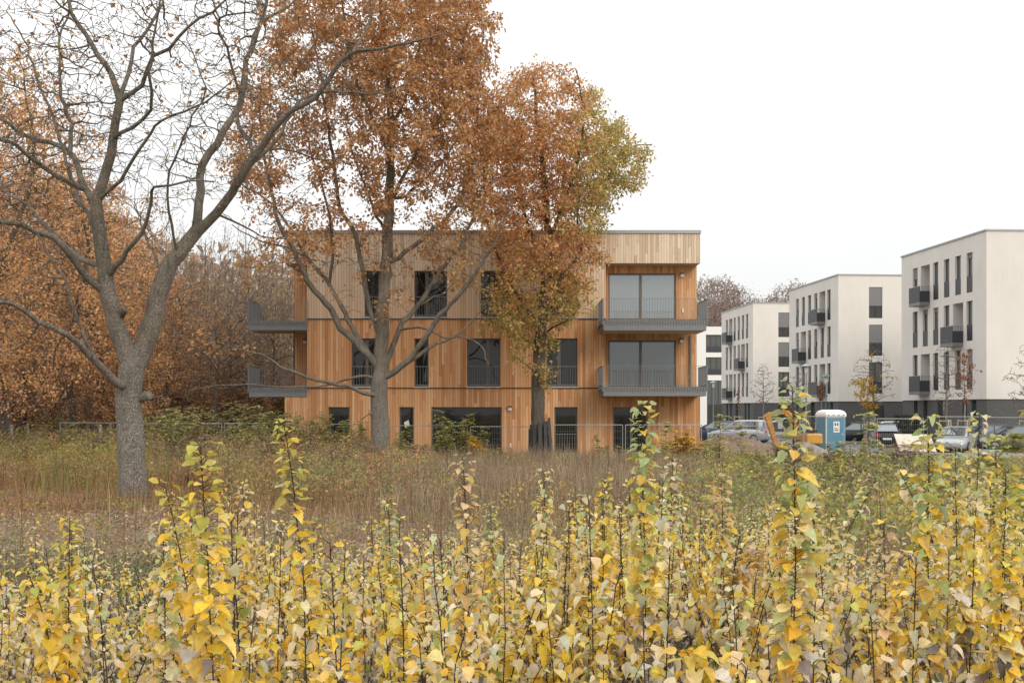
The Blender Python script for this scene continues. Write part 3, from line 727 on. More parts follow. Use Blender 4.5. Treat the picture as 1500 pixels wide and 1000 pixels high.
# ------------------------------------------------------------------ timber house
S = 49.5 / F
def X(px): return (px - 750) * S
def Z(py): return EYE + (HOR - py) * S
house = empty('timber_house', (0, 49.5, 0), 0, 'three-storey timber-clad apartment house with grey corner balconies behind the oaks', 'house')
XL, XR, XU, XG = X(417), X(1025.5), X(450), X(887)
ZB, Z1, Z2, ZP, ZT = .26, Z(568), Z(467), Z(385.5), Z(342)
DEP = 13.0
def win(parent, Xa, Xb, za, zb, y, bars=(), rail=True, gl='glass_dark', fr=.07, sill=True, fmat='frame_bronze', pm=None):
    """a floor-length window in a wall facing -Y, its reveal closed at depth y"""
    f = MB(); t = .055
    f.box((Xa, y, za), (Xa + fr, y + t, zb)); f.box((Xb - fr, y, za), (Xb, y + t, zb))
    f.box((Xa + fr, y, zb - fr), (Xb - fr, y + t, zb)); f.box((Xa + fr, y, za), (Xb - fr, y + t, za + fr * 1.3))
    for b, w in bars: f.box((b - w / 2, y - .012, za + fr * 1.3), (b + w / 2, y + t, zb - fr))
    o = f.build('window', fmat, parent)
    MB().box((Xa + .02, y + .022, za + .02), (Xb - .02, y + .03, zb - .02)).build('pane', gl, o)
    if sill: MB().box((Xa - .03, -.05, za - .045), (Xb + .03, y, za - .004)).build('sill', 'sill', o)
    if rail:
        r = MB(); zt = za + .86
        r.box((Xa + .006, .03, zt), (Xb - .006, .055, zt + .03)); r.box((Xa + .006, .03, za + .06), (Xb - .006, .055, za + .085))
        n = int((Xb - Xa) / .105)
        for k in range(1, n): x = Xa + (Xb - Xa) * k / n; r.box((x - .007, .036, za + .085), (x + .007, .05, zt))
        r.build('railing', 'steel_grey', o)
    return o
g_holes = [(481, 512), (585, 606), (632, 735), (812, 846), (898, 948)]
f1 = [(515, 563), (607, 628), (684, 733), (800, 846)]
f2 = [(534, 568), (607, 655), (704, 752), (800, 846)]
zg = (Z(665), Z(596)); z1 = (Z(566), Z(495.5)); z2 = (Z(464), Z(396.5))
REV = .16
m = MB()
hol = [(X(a) - XL, X(b) - XL, *zg) for a, b in g_holes]
m.wall((XL, 0, 0), (1, 0, 0), (0, -1, 0), XR - XL, ZB, Z1, hol, REV)
m.wall((XR, 0, 0), (0, 1, 0), (1, 0, 0), DEP, ZB, Z1, [], 0); m.wall((XL, DEP, 0), (0, -1, 0), (-1, 0, 0), DEP, ZB, Z1, [], 0)
m.wall((XU, 0, 0), (1, 0, 0), (0, -1, 0), XG - XU, Z1, Z2, [(X(a) - XU, X(b) - XU, *z1) for a, b in f1], REV)
# right loggia: floors two and three set back
lw0, lw1 = (891 - 750) * (49.5 + .9) / F, (990 - 750) * (49.5 + .9) / F
zl1 = (Z1 + .02, EYE + (HOR - 498) / F * 50.4); zl2 = (Z2 + .02, EYE + (HOR - 400) / F * 50.4)
m.wall((XG, 0, 0), (0, 1, 0), (1, 0, 0), .9, Z1, ZP, [], 0)
m.wall((XG, .9, 0), (1, 0, 0), (0, -1, 0), XR - XG, Z1, ZP, [(lw0 - XG, lw1 - XG, *zl1), (lw0 - XG, lw1 - XG, *zl2)], .12)
m.wall((XR, .9, 0), (0, 1, 0), (1, 0, 0), DEP - .9, Z1, ZP, [], 0)
# left loggia: open corner
m.wall((XU, 2.2, 0), (0, -1, 0), (-1, 0, 0), 2.2, Z1, ZP, [(.35, 1.6, Z1 + .05, Z1 + 2.2), (.35, 1.6, Z2 + .05, Z2 + 2.1)], .12)
m.wall((XL, 2.2, 0), (1, 0, 0), (0, -1, 0), XU - XL, Z1, ZP, [], 0)
m.wall((XL, DEP, 0), (0, -1, 0), (-1, 0, 0), DEP - 2.2, Z1, ZP, [], 0)
m.face([(XL, DEP, ZB), (XR, DEP, ZB), (XR, DEP, ZT), (XL, DEP, ZT)])
wall = m.build('wall', 'larch', house)
m = MB()
m.wall((XU, 0, 0), (1, 0, 0), (0, -1, 0), XG - XU, Z2, ZP, [(X(a) - XU, X(b) - XU, *z2) for a, b in f2], REV)
m.wall((XL, 0, 0), (1, 0, 0), (0, -1, 0), XR - XL, ZP, ZT, [], 0)
m.wall((XR, 0, 0), (0, 1, 0), (1, 0, 0), DEP, ZP, ZT, [], 0); m.wall((XL, DEP, 0), (0, -1, 0), (-1, 0, 0), DEP, ZP, ZT, [], 0)
m.build('upper_wall', 'larch_pale', house)
MB().box((XL + .01, .01, ZP), (XU, 2.2, ZP + .012)).build('soffit', 'soffit', house); MB().box((XG, .01, ZP), (XR - .01, .9, ZP + .012)).build('soffit', 'soffit', house)
MB().box((XL + .12, .14, 0), (XR - .12, DEP, ZB + .01)).build('plinth', 'concrete', house)
m = MB(); m.box((XL - .04, -.05, ZT), (XR + .04, .25, ZT + .14)); m.box((XR - .22, .25, ZT), (XR + .04, DEP, ZT + .14)); m.box((XL - .04, .25, ZT), (XL + .22, DEP, ZT + .14))
m.build('roof_edge', 'zinc', house)
MB().box((XL + .2, .2, ZT - .2), (XR - .2, DEP - .2, ZT - .1)).build('roof', 'concrete', house)
for z in (Z1, Z2):
    m = MB(); m.box((XU - (.0 if z > 4 else 0), -.035, z - .03), (XG if z > 4 else XG, -.003, z + .02)); m.build('flashing', 'frame_dark', house)
# windows
for (a, b), br in zip(g_holes, [[], [], [], [], [(925, .10)]]):
    win(house, X(a), X(b), *zg, REV, [(X(c), w) for c, w in br], rail=a in (812,))
for (a, b), br in zip(f1, [[(537, .14)], [], [(715, .14)], [(819, .14)]]): win(house, X(a), X(b), *z1, REV, [(X(c), w) for c, w in br])
for (a, b), br in zip(f2, [[(556, .12)], [(625, .14)], [(720, .14)], [(822, .14)]]):
    win(house, X(a), X(b), *z2, REV, [(X(c), w) for c, w in br], gl='glass_dark')
for zz, gl in ((zl1, 'glass_mid'), (zl2, 'glass_loggia')):
    f = MB(); t, y = .06, .9 + .06
    mid = (938.5 - 750) * (49.5 + .9) / F
    f.box((lw0, y, zz[0]), (lw0 + .07, y + t, zz[1])); f.box((lw1 - .07, y, zz[0]), (lw1, y + t, zz[1])); f.box((lw0 + .07, y, zz[1] - .09), (lw1 - .07, y + t, zz[1]))
    f.box((lw0 + .07, y, zz[0]), (lw1 - .07, y + t, zz[0] + .09)); f.box((mid - .06, y - .015, zz[0] + .09), (mid + .06, y + t, zz[1] - .09))
    o = f.build('window', 'frame_bronze', house)
    MB().box((lw0 + .03, y + .02, zz[0] + .03), (lw1 - .03, y + .03, zz[1] - .03)).build('pane', gl, o)
    # terrace door on the side of the left loggia
    f = MB(); zb = zz[0] + .03
    for a, b, c, d_ in ((.6, .68, zb, zb + 2.0), (1.77, 1.85, zb, zb + 2.0), (.68, 1.77, zb + 1.92, zb + 2.0), (.68, 1.77, zb, zb + .1)): f.box((XU + .05, a, c), (XU + .10, b, d_))
    o = f.build('door', 'frame_bronze', house); MB().box((XU + .07, .62, zb + .02), (XU + .08, 1.83, zb + 1.98)).build('pane', 'glass_loggia', o)
# balconies
def balcony(xa, xb, y0, y1, zt, zb, ztop, sides):
    o = MB().box((xa, y0, zb), (xb, y1, zt)).build('balcony', 'steel_grey', house, bevel=.008)
    MB().box((xa + .04, y0 + .04, zt), (xb - .04, y1 - .03, zt + .05)).build('deck', 'oldwood', o)
    MB().box((xa + .05, y0 + .05, zb - .006), (xb - .05, y1 - .05, zb)).build('underside', 'soffit', o)
    r = MB(); w = .012
    def run(a, b):
        a, b = Vector(a), Vector(b); Lh = (b - a).length; u = (b - a) / Lh; nn_ = Vector((-u.y, u.x, 0))
        r.slab(a + nn_ * -.02 + Vector((0, 0, ztop - .012)), u * Lh, nn_ * .04, (0, 0, .012)); r.slab(a + nn_ * -.015 + Vector((0, 0, zt + .10)), u * Lh, nn_ * .03, (0, 0, .012))
        n = int(Lh / .11)
        for k in range(n + 1):
            p = a + u * (Lh * k / n); r.slab(p - u * .005 - nn_ * .02 + Vector((0, 0, zt - .16)), u * .01, nn_ * .04, (0, 0, ztop - zt + .148))
    run((xa, y0 - .025, 0), (xb, y0 - .025, 0))
    if 'l' in sides: run((xa - .03, y1, 0), (xa - .03, y0 - .025, 0))
    if 'r' in sides: run((xb + .03, y0 - .025, 0), (xb + .03, y1, 0))
    if 'b' in sides: run((xa, y1 + .03, 0), (XL, y1 + .03, 0))
    r.build('railing', 'steel_grey', o); return o
D2 = 49.5 - 2.2
zz = lambda py, Y=D2: EYE + (HOR - py) / F * Y
balcony(3.8, 8.08, -2.2, -.004, zz(470), zz(484), zz(437), 'lr'); balcony(3.8, 8.08, -2.2, -.004, zz(567.5), zz(580), zz(535.5), 'lr')
MB().box((XG + .01, -.003, Z2 - .26), (XR, .897, Z2 - .02)).build('loggia_floor', 'steel_grey', house)
MB().box((XG + .01, -.003, Z1 + .002), (XR, .897, Z1 + .02)).build('loggia_floor', 'steel_grey', house)
for py in (471.5, 569):
    balcony(X(365), XU - .004, -.03, 2.19, Z(py), Z(py) - .36, Z(py) + .98, 'lb')
# wall lamps, sockets, drainpipe
def lamp(px, py, Y):
    x, z, y = (px - 750) / F * Y, EYE + (HOR - py) / F * Y, Y - 49.5
    o = MB().box((x - .085, y - .14, z - .0), (x + .085, y - .002, z + .09)).build('wall_lamp', 'frame_bronze', house, bevel=.01)
    MB().box((x - .07, y - .125, z - .12), (x + .07, y - .02, z - .002)).build('lamp_glass', 'white_part', o)
lamp(999, 402, 50.4); lamp(998, 498, 50.4); lamp(747, 597, 49.5); lamp(447, 499, 51.7)
for px, py, Y in ((1000, 455, 50.4), (1010, 552, 50.4), (748, 652, 49.5)):
    x, z, y = (px - 750) / F * Y, EYE + (HOR - py) / F * Y, Y - 49.5
    MB().box((x - .04, y - .04, z - .09), (x + .04, y - .002, z + .09)).build('socket_box', 'white_part', house, bevel=.01)
x = (1012 - 750) / F * 50.2
MB().cyl((x, .8, Z1), (x, .8, zz(484)), .04).build('drainpipe', 'steel_grey', house)
MB().cyl((X(429), .25, Z1), (X(429), .25, Z(484)), .035).build('drainpipe', 'frame_dark', house)
# paper notice taped to a ground floor pane
o = MB().slab((X(593), REV - .004, Z(627)), (.20, 0, .10), (-.05, 0, .26), (0, .004, 0)).build('paper_notice', 'white_part', house)

# ------------------------------------------------------------------ white apartment houses
def block(label, corner, rz, wF, wS, ZTOP, ZPL, loggias, front_cols, extra_right=False):
    """corner: the near left corner; local x along the front, local y back along the side"""
    root = empty('apartment_building', corner, rz, label, 'building', 'white apartment buildings in a row')
    base = ZPL
    cols = [2.1, 3.6, 5.15, 6.7, 8.25, 9.8]; wd = .78
    rows = [ZPL + .62 + 2.93 * k for k in range(3)]
    H_ = 2.42
    sh = []; lg = []
    for r in range(3):
        for c in range(6):
            if (r, c) in loggias: sh.append((wS - cols[c] - .68, wS - cols[c] + .68, rows[r] - .05, rows[r] + H_)); lg.append((r, c))
            else: sh.append((wS - cols[c] - wd / 2, wS - cols[c] + wd / 2, rows[r], rows[r] + H_))
    m = MB()
    m.wall((0, wS, 0), (0, -1, 0), (-1, 0, 0), wS, base, ZTOP, sh, .2)
    fh = [(x0, x1, rows[r], rows[r] + H_) for x0, x1 in front_cols for r in range(3)]
    m.wall((0, 0, 0), (1, 0, 0), (0, -1, 0), wF, base, ZTOP, fh, .12)
    m.wall((wF, 0, 0), (0, 1, 0), (1, 0, 0), wS, base, ZTOP, [], 0)
    m.face([(0, wS, base), (wF, wS, base), (wF, wS, ZTOP), (0, wS, ZTOP)]); m.face([(0, 0, ZTOP - .1), (wF, 0, ZTOP - .1), (wF, wS, ZTOP - .1), (0, wS, ZTOP - .1)])
    m.build('wall', 'plaster', root)
    gh = [(wS - c - .3, wS - c + .3, .3, ZPL - .04) for c in (1.7, 2.9, 8.4, 9.9)] + [(wS - 6.6, wS - 5.6, .15, ZPL - .04)]
    gf = [(x0 - .1, x1 + .1, .3, ZPL - .25) for x0, x1 in front_cols]
    m = MB(); i = .06
    m.wall((i, wS - i, 0), (0, -1, 0), (-1, 0, 0), wS - 2 * i, 0, base, gh, .2)
    m.wall((i, i, 0), (1, 0, 0), (0, -1, 0), wF - 2 * i, 0, base, gf, .2)
    m.wall((wF - i, i, 0), (0, 1, 0), (1, 0, 0), wS - 2 * i, 0, base, [], 0)
    m.face([(0, 0, base), (wF, 0, base), (wF, wS, base), (0, wS, base)])
    m.build('plinth', 'brick', root)
    e = MB(); t = .06
    e.box((-t, -t, ZTOP), (wF + t, .35, ZTOP + .10)); e.box((-t, .35, ZTOP), (.35, wS + t, ZTOP + .10)); e.box((wF - .35, .35, ZTOP), (wF + t, wS + t, ZTOP + .10)); e.box((.35, wS - .3, ZTOP), (wF - .35, wS + t, ZTOP + .10))
    e.build('roof_edge', 'zinc', root)
    def swin(yc, hw, za, zb, dx=.14, panel=True, mul=False):
        f = MB(); a, b = yc - hw, yc + hw; w = .055
        f.box((dx, a, za), (dx + .05, a + w, zb)); f.box((dx, b - w, za), (dx + .05, b, zb)); f.box((dx, a + w, zb - w), (dx + .05, b - w, zb)); f.box((dx, a + w, za), (dx + .05, b - w, za + w))
        if zb - za > 2: f.box((dx - .004, a + w, za + .98), (dx + .05, b - w, za + 1.03))
        o = f.build('window', 'frame_dark', root)
        MB().box((dx + .02, a + .02, za + .02), (dx + .03, b - .02, zb - .02)).build('pane', 'glass_mid', o)
        if panel: MB().box((.03, a + .005, za + .02), (.05, b - .005, za + 1.0)).build('guard_panel', 'panel_dark', o)
        return o
    rn = random.Random(int(corner[1]))
    for r in range(3):
        for c in range(6):
            if (r, c) in lg: continue
            o = swin(cols[c], wd / 2 - .004, rows[r] + .004, rows[r] + H_ - .004)
            if rn.random() < .3: MB().box((.10, cols[c] - .36, rows[r] + H_ - .25 - rn.random() * .8), (.125, cols[c] + .36, rows[r] + H_ - .01)).build('blind', 'blind', o)
    for r, c in lg:      # open loggia: its own back wall, door and balcony box
        y0, y1 = cols[c] - .68, cols[c] + .68; za, zb = rows[r] - .05, rows[r] + H_
        q = MB(); q.face([(.8, y0, za), (.8, y1, za), (.8, y1, zb), (.8, y0, zb)])
        for y in (y0, y1): q.face([(.2, y, za), (.8, y, za), (.8, y, zb), (.2, y, zb)])
        for z in (za, zb): q.face([(.2, y0, z), (.8, y0, z), (.8, y1, z), (.2, y1, z)])
        q.build('loggia', 'plaster', root)
        f = MB(); f.box((.72, y0 + .04, za + .02), (.78, y1 - .25, zb - .06)); o = f.build('door', 'frame_dark', root); MB().box((.705, y0 + .12, za + .12), (.718, y1 - .33, zb - .14)).build('pane', 'glass_mid', o)
        side = loggias[(r, c)]
        ya, yb = cols[c] - .70, cols[c] + .95; pr = .70
        b = MB().box((-pr, ya, za - .22), (-.003, yb, za - .02)).build('balcony', 'steel_grey', root)
        p = MB(); zt = za + 1.0
        p.box((-pr, ya, za - .018), (-pr + .04, yb, zt)); p.box((-pr + .04, ya, za - .018), (-.004, ya + .04, zt - .3)); p.box((-pr + .04, yb - .04, za - .018), (-.004, yb, zt - .3))
        for k_ in range(6): p.box((-pr + .12 + .1 * k_, ya + .01, zt - .3), (-pr + .135 + .1 * k_, ya + .03, zt))
        p.build('guard_panel', 'panel_dark', b)
        r_ = MB(); r_.box((-pr - .02, ya - .01, zt), (-pr + .05, yb + .01, zt + .03)); r_.box((-pr + .05, ya - .01, zt), (-.004, ya + .05, zt + .03)); r_.build('handrail', 'galv', b)
    for (a, b, za, zb) in gh:
        swin(wS - (a + b) / 2, (b - a) / 2 - .006, za, zb, .22, panel=False)
    for k, (x0, x1) in enumerate(front_cols):
        for r in range(-1, 3):
            za, zb = (rows[r], rows[r] + H_) if r >= 0 else (.3, ZPL - .25)
            a, b = (x0, x1) if r >= 0 else (x0 - .1, x1 + .1)
            f = MB(); w = .06; y = .10
            f.box((a + .004, y, za + .004), (a + w, y + .06, zb - .004)); f.box((b - w, y, za + .004), (b - .004, y + .06, zb - .004)); f.box((a + w, y, zb - w), (b - w, y + .06, zb - .004)); f.box((a + w, y, za + .004), (b - w, y + .06, za + w))
            mid = (a + b) / 2; f.box((mid - .05, y - .006, za + w), (mid + .05, y + .06, zb - w)); f.box((a + w, y - .004, za + .75), (mid - .05, y + .06, za + .80)); f.box((mid + .05, y - .004, za + .75), (b - w, y + .06, za + .80))
            o = f.build('window', 'frame_dark', root)
            MB().box((a + .02, y + .03, za + .02), (b - .02, y + .04, zb - .02)).build('pane', 'glass_mid', o)
            if r == 2: MB().box((a + .03, .045, za + H_ * .40), (b - .03, .08, zb - .02)).build('blind', 'blind', o)
            if r == 1 and wF > 8: MB().box((a + .03, .045, za + H_ * .42), (b - .03, .08, zb - .02)).build('blind', 'blind', o)
            if r >= 0:
                q = MB()
                n = 14
                q.box((a + .01, .012, za + .9), (b - .01, .04, za + .93)); q.box((a + .01, .012, za + .05), (b - .01, .04, za + .08))
                for i_ in range(1, n): x = a + (b - a) * i_ / n; q.box((x - .012, .016, za + .08), (x + .012, .036, za + .9))
                q.build('railing', 'panel_dark', o)
            if r == -1:
                MB().box((a + .08, y + .012, za + .1), (mid - .08, y + .028, za + 1.1)).build('curtain', 'curtain', o)
    return root
RZ = R(4.3)
def corner(px, Y): v = P(px, 0, Y); return (v.x, Y, 0)
block('nearest and largest white apartment building, its front without windows', corner(1445, 67), RZ, 17, 12, 12.85, 2.95,
      {(2, 4): 1, (1, 1): 1, (0, 4): 1}, [])
b2 = block('white apartment building with half-lowered grey blinds on its front', corner(1228, 88.5), RZ, 11.5, 12, 12.75, 2.95,
      {(2, 1): 1, (1, 4): 1, (0, 1): 1}, [(2.45, 3.52)])
b1 = block('white apartment building with one column of unshaded front windows, third in the row', corner(1103, 112), RZ, 9.5, 12, 12.75, 2.95,
      {(2, 4): 1, (1, 1): 1, (0, 4): 1}, [(2.55, 3.65)])
m = MB(); m.box((8.6, -.9, 5.65), (9.6, -.003, 5.8)); bb_ = m.build('balcony', 'steel_grey', b2)
q_ = MB(); q_.box((8.6, -.9, 5.8), (9.6, -.86, 6.9)); q_.box((8.6, -.86, 5.8), (8.64, -.004, 6.9)); q_.box((9.56, -.86, 5.8), (9.6, -.004, 6.9)); q_.build('guard_panel', 'panel_dark', bb_)
# the last one, seen between the timber house and the others
c0 = P(1030, 0, 143)
r0 = empty('apartment_building', (13.5, 143, 0), R(1), 'farthest white apartment building with wide dark windows, just right of the timber house', 'building', 'white apartment buildings in a row')
def x0(px): return (px - 750) / F * 143 - 13.5
zf = lambda py: EYE + (HOR - py) / F * 143
wins = [(x0(1034.5), x0(1058), zf(516), zf(490)), (x0(1034.5), x0(1058), zf(549), zf(523)), (x0(1036), x0(1062), .4, zf(557)), (x0(1000), x0(1020), zf(516), zf(490)), (x0(1000), x0(1020), zf(549), zf(523))]
m = MB(); m.wall((0, 0, 0), (1, 0, 0), (0, -1, 0), 15.5, 0, zf(478), wins, .25); m.wall((0, 14, 0), (0, -1, 0), (-1, 0, 0), 14, 0, zf(478), [], 0); m.wall((15.5, 0, 0), (0, 1, 0), (1, 0, 0), 14, 0, zf(478), [], 0)
m.face([(0, 14, 0), (15.5, 14, 0), (15.5, 14, zf(478)), (0, 14, zf(478))]); m.face([(0, 0, zf(478) - .1), (15.5, 0, zf(478) - .1), (15.5, 14, zf(478) - .1), (0, 14, zf(478) - .1)])
m.build('wall', 'white_part', r0)
for a, b, c, d_ in wins:
    f = MB(); w = .09; y = .12
    f.box((a + .005, y, c + .005), (a + w, y + .08, d_ - .005)); f.box((b - w, y, c + .005), (b - .005, y + .08, d_ - .005)); f.box((a + w, y, d_ - w), (b - w, y + .08, d_ - .005)); f.box((a + w, y, c + .005), (b - w, y + .08, c + w))
    for k in (.3, .66): x = a + (b - a) * k; f.box((x - .05, y - .01, c + w), (x + .05, y + .08, d_ - w))
    o = f.build('window', 'frame_dark', r0); MB().box((a + .03, y + .03, c + .03), (b - .03, y + .05, d_ - .03)).build('pane', 'glass_mid', o)
    MB().box((a + .01, .02, c + .02), (b - .01, .05, c + .75)).build('guard_panel', 'panel_dark', o)

# ------------------------------------------------------------------ street lamps
def street_lamp(px, Y, h, label, tint):
    x = (px - 750) / F * Y
    o = empty('street_lamp', (x, Y, .0), 0, label, 'street lamp', 'street lamps')
    MB().cyl((0, 0, 0), (0, 0, h - .55), .06, .045, 10).build('pole', tint, o)
    m = MB(); n = 12
    ring = lambda r, z: [(r * math.cos(2 * math.pi * k / n), r * math.sin(2 * math.pi * k / n), z) for k in range(n)]
    m.loft([ring(.05, h + .18), ring(.16, h + .12), ring(.42, h + .0), ring(.42, h - .03), ring(.12, h - .02)]); m.build('lamp_shade', tint, o)
    MB().loft([ring(.05, h - .55), ring(.11, h - .50), ring(.15, h - .1), ring(.13, h - .021)]).build('lamp_glass', 'lamp_clear', o)
    return o
def hgt(py, Y): return EYE + (HOR - py) / F * Y
street_lamp(1181, 84, hgt(536, 84), 'pale grey street lamp with a hat-shaped shade before the second white building', 'galv')
street_lamp(1210, 86, hgt(551, 86), 'greenish street lamp beside the small russet tree in front of the second white building', 'lamp_green')
street_lamp(1045, 118, hgt(560, 118), 'slim distant street lamp before the farthest white building', 'galv')

# ------------------------------------------------------------------ cars
def car(name, label, paint, x, y, rz, L_=4.1, W_=1.74, H=1.47, wagon=False, plate=False):
    o = empty(name, (x, y, 0), rz, label, 'car', 'cars parked by the white buildings')
    h = L_ / 2; w = W_ / 2
    st = [(-h, .80, .40, .70), (-h + .06, .92, .28, .86), (-h + .5, .98, .20, .95), (-h + 1.4, 1., .18, .96), (.2, 1., .18, .93), (h - 1.1, .99, .18, .90), (h - .45, .93, .22, .78), (h - .1, .82, .28, .64), (h, .70, .36, .54)]
    m = MB(); rings = []
    for yy, k, zb, zt in st:
        ww = w * k; rings.append([(-ww * .90, yy, zb), (ww * .90, yy, zb), (ww, yy, zb + (zt - zb) * .35), (ww * .985, yy, zb + (zt - zb) * .7), (ww * .90, yy, zt), (ww * .5, yy, zt + .03), (-ww * .5, yy, zt + .03), (-ww * .90, yy, zt), (-ww * .985, yy, zb + (zt - zb) * .7), (-ww, yy, zb + (zt - zb) * .35)])
    m.loft(rings)
    rb = -h + .10; rt = -h + (.28 if wagon else .62); ft = .12; fb = 1.15; z0, z1_ = .90, H
    sec = [(rb, .86, z0, z0 + .03), (rt, .70, z0, z1_ - .05), (rt + .35, .72, z0, z1_), (ft - .5, .72, z0, z1_), (ft, .70, z0, z1_ - .04), (fb, .86, z0, z0 + .02)]
    m.loft([[(-w * .88, yy, zb - .05), (w * .88, yy, zb - .05), (w * .88, yy, zb), (w * (k + .02), yy, zt - .03), (w * (k - .10), yy, zt), (-w * (k - .10), yy, zt), (-w * (k + .02), yy, zt - .03), (-w * .88, yy, zb)] for yy, k, zb, zt in sec])
    m.build('body', paint, o, bevel=.03, smooth=True)
    g = MB(); e = .012
    def quad4(a, b, c, d_): g.face((a, b, c, d_))
    # rear, front and side glass, a centimetre proud of the shell
    quad4((-w * .72, rb + .02, z0 + .10), (w * .72, rb + .02, z0 + .10), (w * .60, rt - .03, z1_ - .10), (-w * .60, rt - .03, z1_ - .10)); MBm = MB(); MBm.v = [(x_, y_ - .035, z_ + .02) for x_, y_, z_ in g.v]; MBm.f = g.f; MBm.build('rear_window', 'glass_car', o)
    g = MB(); quad4((w * .74, fb - .06, z0 + .05), (-w * .74, fb - .06, z0 + .05), (-w * .62, ft + .06, z1_ - .09), (w * .62, ft + .06, z1_ - .09)); g.v = [(x_, y_ + .04, z_ + .03) for x_, y_, z_ in g.v]; g.build('windscreen', 'glass_car', o)
    for s in (-1, 1):
        for ya, yb, yc, yd in ((-.38, fb - .38, ft - .02, -.38), (rb + .42, -.46, -.46, rt + .22)):
            g = MB(); xx = lambda z: s * (w * (.88 - (.88 - .74) * (z - z0) / (z1_ - z0)) + .016)
            pts = [(xx(z0 + .05), ya, z0 + .05), (xx(z0 + .05), yb, z0 + .05), (xx(z1_ - .1), yc, z1_ - .1), (xx(z1_ - .1), yd, z1_ - .1)]
            g.face(pts if s > 0 else pts[::-1]); g.build('side_window', 'glass_car', o)
        for yy in (-h + .78, h - .78):
            wl = MB().cyl((s * (w - .20), yy, .31), (s * (w + .005), yy, .31), .31, n=18).build('wheel', 'rubber', o); MB().cyl((s * (w - .02), yy, .31), (s * (w + .014), yy, .31), .20, n=12).build('rim', 'rim', wl)
        MB().box((s * w * .62 - .13, -h - .01, .70), (s * w * .62 + .13, -h + .12, .88)).build('tail_light', 'tail_red', o, bevel=.02)
        MB().box((s * w * .60 - .15, h - .16, .56), (s * w * .60 + .15, h - .02, .68)).build('headlight', 'lamp_clear', o, bevel=.02)
        MB().box((s * (w + .02) - .09, .72, .94), (s * (w + .02) + .09, .84, 1.06)).build('wing_mirror', paint, o, bevel=.02)
    MB().box((-.26, -h - .02, .50), (.26, -h + .02, .61)).build('number_plate', 'white_part', o)
    return o
def at(px, Y): return (px - 750) / F * Y, Y
car('parked_car', 'black hatchback seen from behind next to the mesh fence, red tail light showing', 'car_black', *at(1296, 71), R(-14))
car('parked_car', 'silver estate car parked at an angle left of the orange excavator arm', 'car_silver', *at(1084, 80), R(52), L_=4.5, H=1.6, wagon=True)
car('parked_car', 'dark blue car parked beside the corner of the timber house, left of the silver estate', 'car_blue', *at(1050, 84), R(62))
car('parked_car', 'silver hatchback low behind the poplar tops, in front of a grey car', 'car_silver', *at(1400, 62.5), R(150), L_=4.0, H=1.42)
car('parked_car', 'grey car with a dark rear side, behind the silver hatchback near the nearest white building', 'car_grey', *at(1434, 65), R(112), L_=4.4, H=1.5, wagon=True)
car('parked_car', 'dark grey car half hidden by saplings, last in line below the nearest white building', 'car_grey', *at(1487, 64), R(80))
car('parked_car', 'dark car behind the blue portable toilet', 'car_black', *at(1250, 78), R(80), L_=4.4)
car('parked_car', 'small white car between hedge and white building, beyond the black hatchback', 'car_white', *at(1293, 82.5), R(88))

# ------------------------------------------------------------------ portable toilet
x, y = at(1217, 60); wc = empty('portable_toilet', (x, y, 0), R(12), 'blue portable toilet with a white rounded roof on the gravel by the site fence', 'portable toilet')
MB().box((-.55, -.55, .12), (.55, .55, 2.02)).build('cabin', 'white_part', wc, bevel=.06)
m = MB(); m.box((-.50, -.585, .2), (.50, -.552, 1.92)); m.build('door', 'wc_blue', wc, bevel=.02)
for s in (-1, 1): MB().box((s * .567 - .015, -.48, .2), (s * .567 + .015, .5, 1.92)).build('side_panel', 'wc_blue', wc, bevel=.01)
rings = [[(sx_ * (.60 - k), sy * (.60 - k), z) for sx_, sy in ((-1, -1), (1, -1), (1, 1), (-1, 1))] for k, z in ((0, 1.94), (0, 2.10), (.05, 2.22), (.16, 2.30), (.3, 2.33))]
MB().loft(rings).build('roof', 'white_part', wc, bevel=.05)
MB().box((-.16, -.60, 1.15), (.18, -.586, 1.72)).build('label_plate', 'white_part', wc)
m = MB()
m.box((-.10, -.606, 1.50), (-.02, -.601, 1.64)); m.box((.03, -.606, 1.50), (.11, -.601, 1.64)); m.box((-.11, -.606, 1.24), (.12, -.601, 1.29)); m.box((-.11, -.606, 1.34), (.07, -.601, 1.38)); m.build('door_sign', 'ink', wc)
m = MB()
for k in range(4): m.box((-.44 + .29 * k - .05, -.603, 2.03), (-.44 + .29 * k + .05, -.598, 2.07))
m.build('vent_slots', 'ink', wc); MB().cyl((.35, -.62, 1.05), (.35, -.585, 1.05), .035).build('handle', 'white_part', wc)
MB().box((-.6, -.6, 0), (.6, .6, .12)).build('base_skid', 'concrete', wc)

# ------------------------------------------------------------------ mini excavator
x, y = at(1172, 57); ex = empty('mini_excavator', (x, y, 0), R(8), 'small yellow-orange excavator with its rusty arm and bucket raised on the gravel', 'excavator')
for s in (-.62, .62):
    m = MB(); n = 14; rr = lambda yy: [(s + dx, yy + .26 * math.cos(a) * (1), .27 + .26 * math.sin(a)) for a in [0] for dx in (0,)]
    prof = [(.55 + .26 * math.cos(a), .27 + .26 * math.sin(a)) for a in np.linspace(-math.pi / 2, math.pi / 2, 7)] + [(-.55 + .26 * math.cos(a), .27 + .26 * math.sin(a)) for a in np.linspace(math.pi / 2, 3 * math.pi / 2, 7)]
    m.loft([[(px_, s - .15, z) for px_, z in prof], [(px_, s + .15, z) for px_, z in prof]]); m.build('track', 'rubber', ex)
MB().box((-.5, -.5, .45), (.85, .5, .62)).build('undercarriage', 'frame_dark', ex, bevel=.03)
MB().box((.1, -.62, .62), (.95, .62, 1.15)).build('body', 'yellow_paint', ex, bevel=.08)
MB().box((.05, -.45, 1.22), (.75, .45, 1.34)).build('seat', 'rubber', ex, bevel=.05)
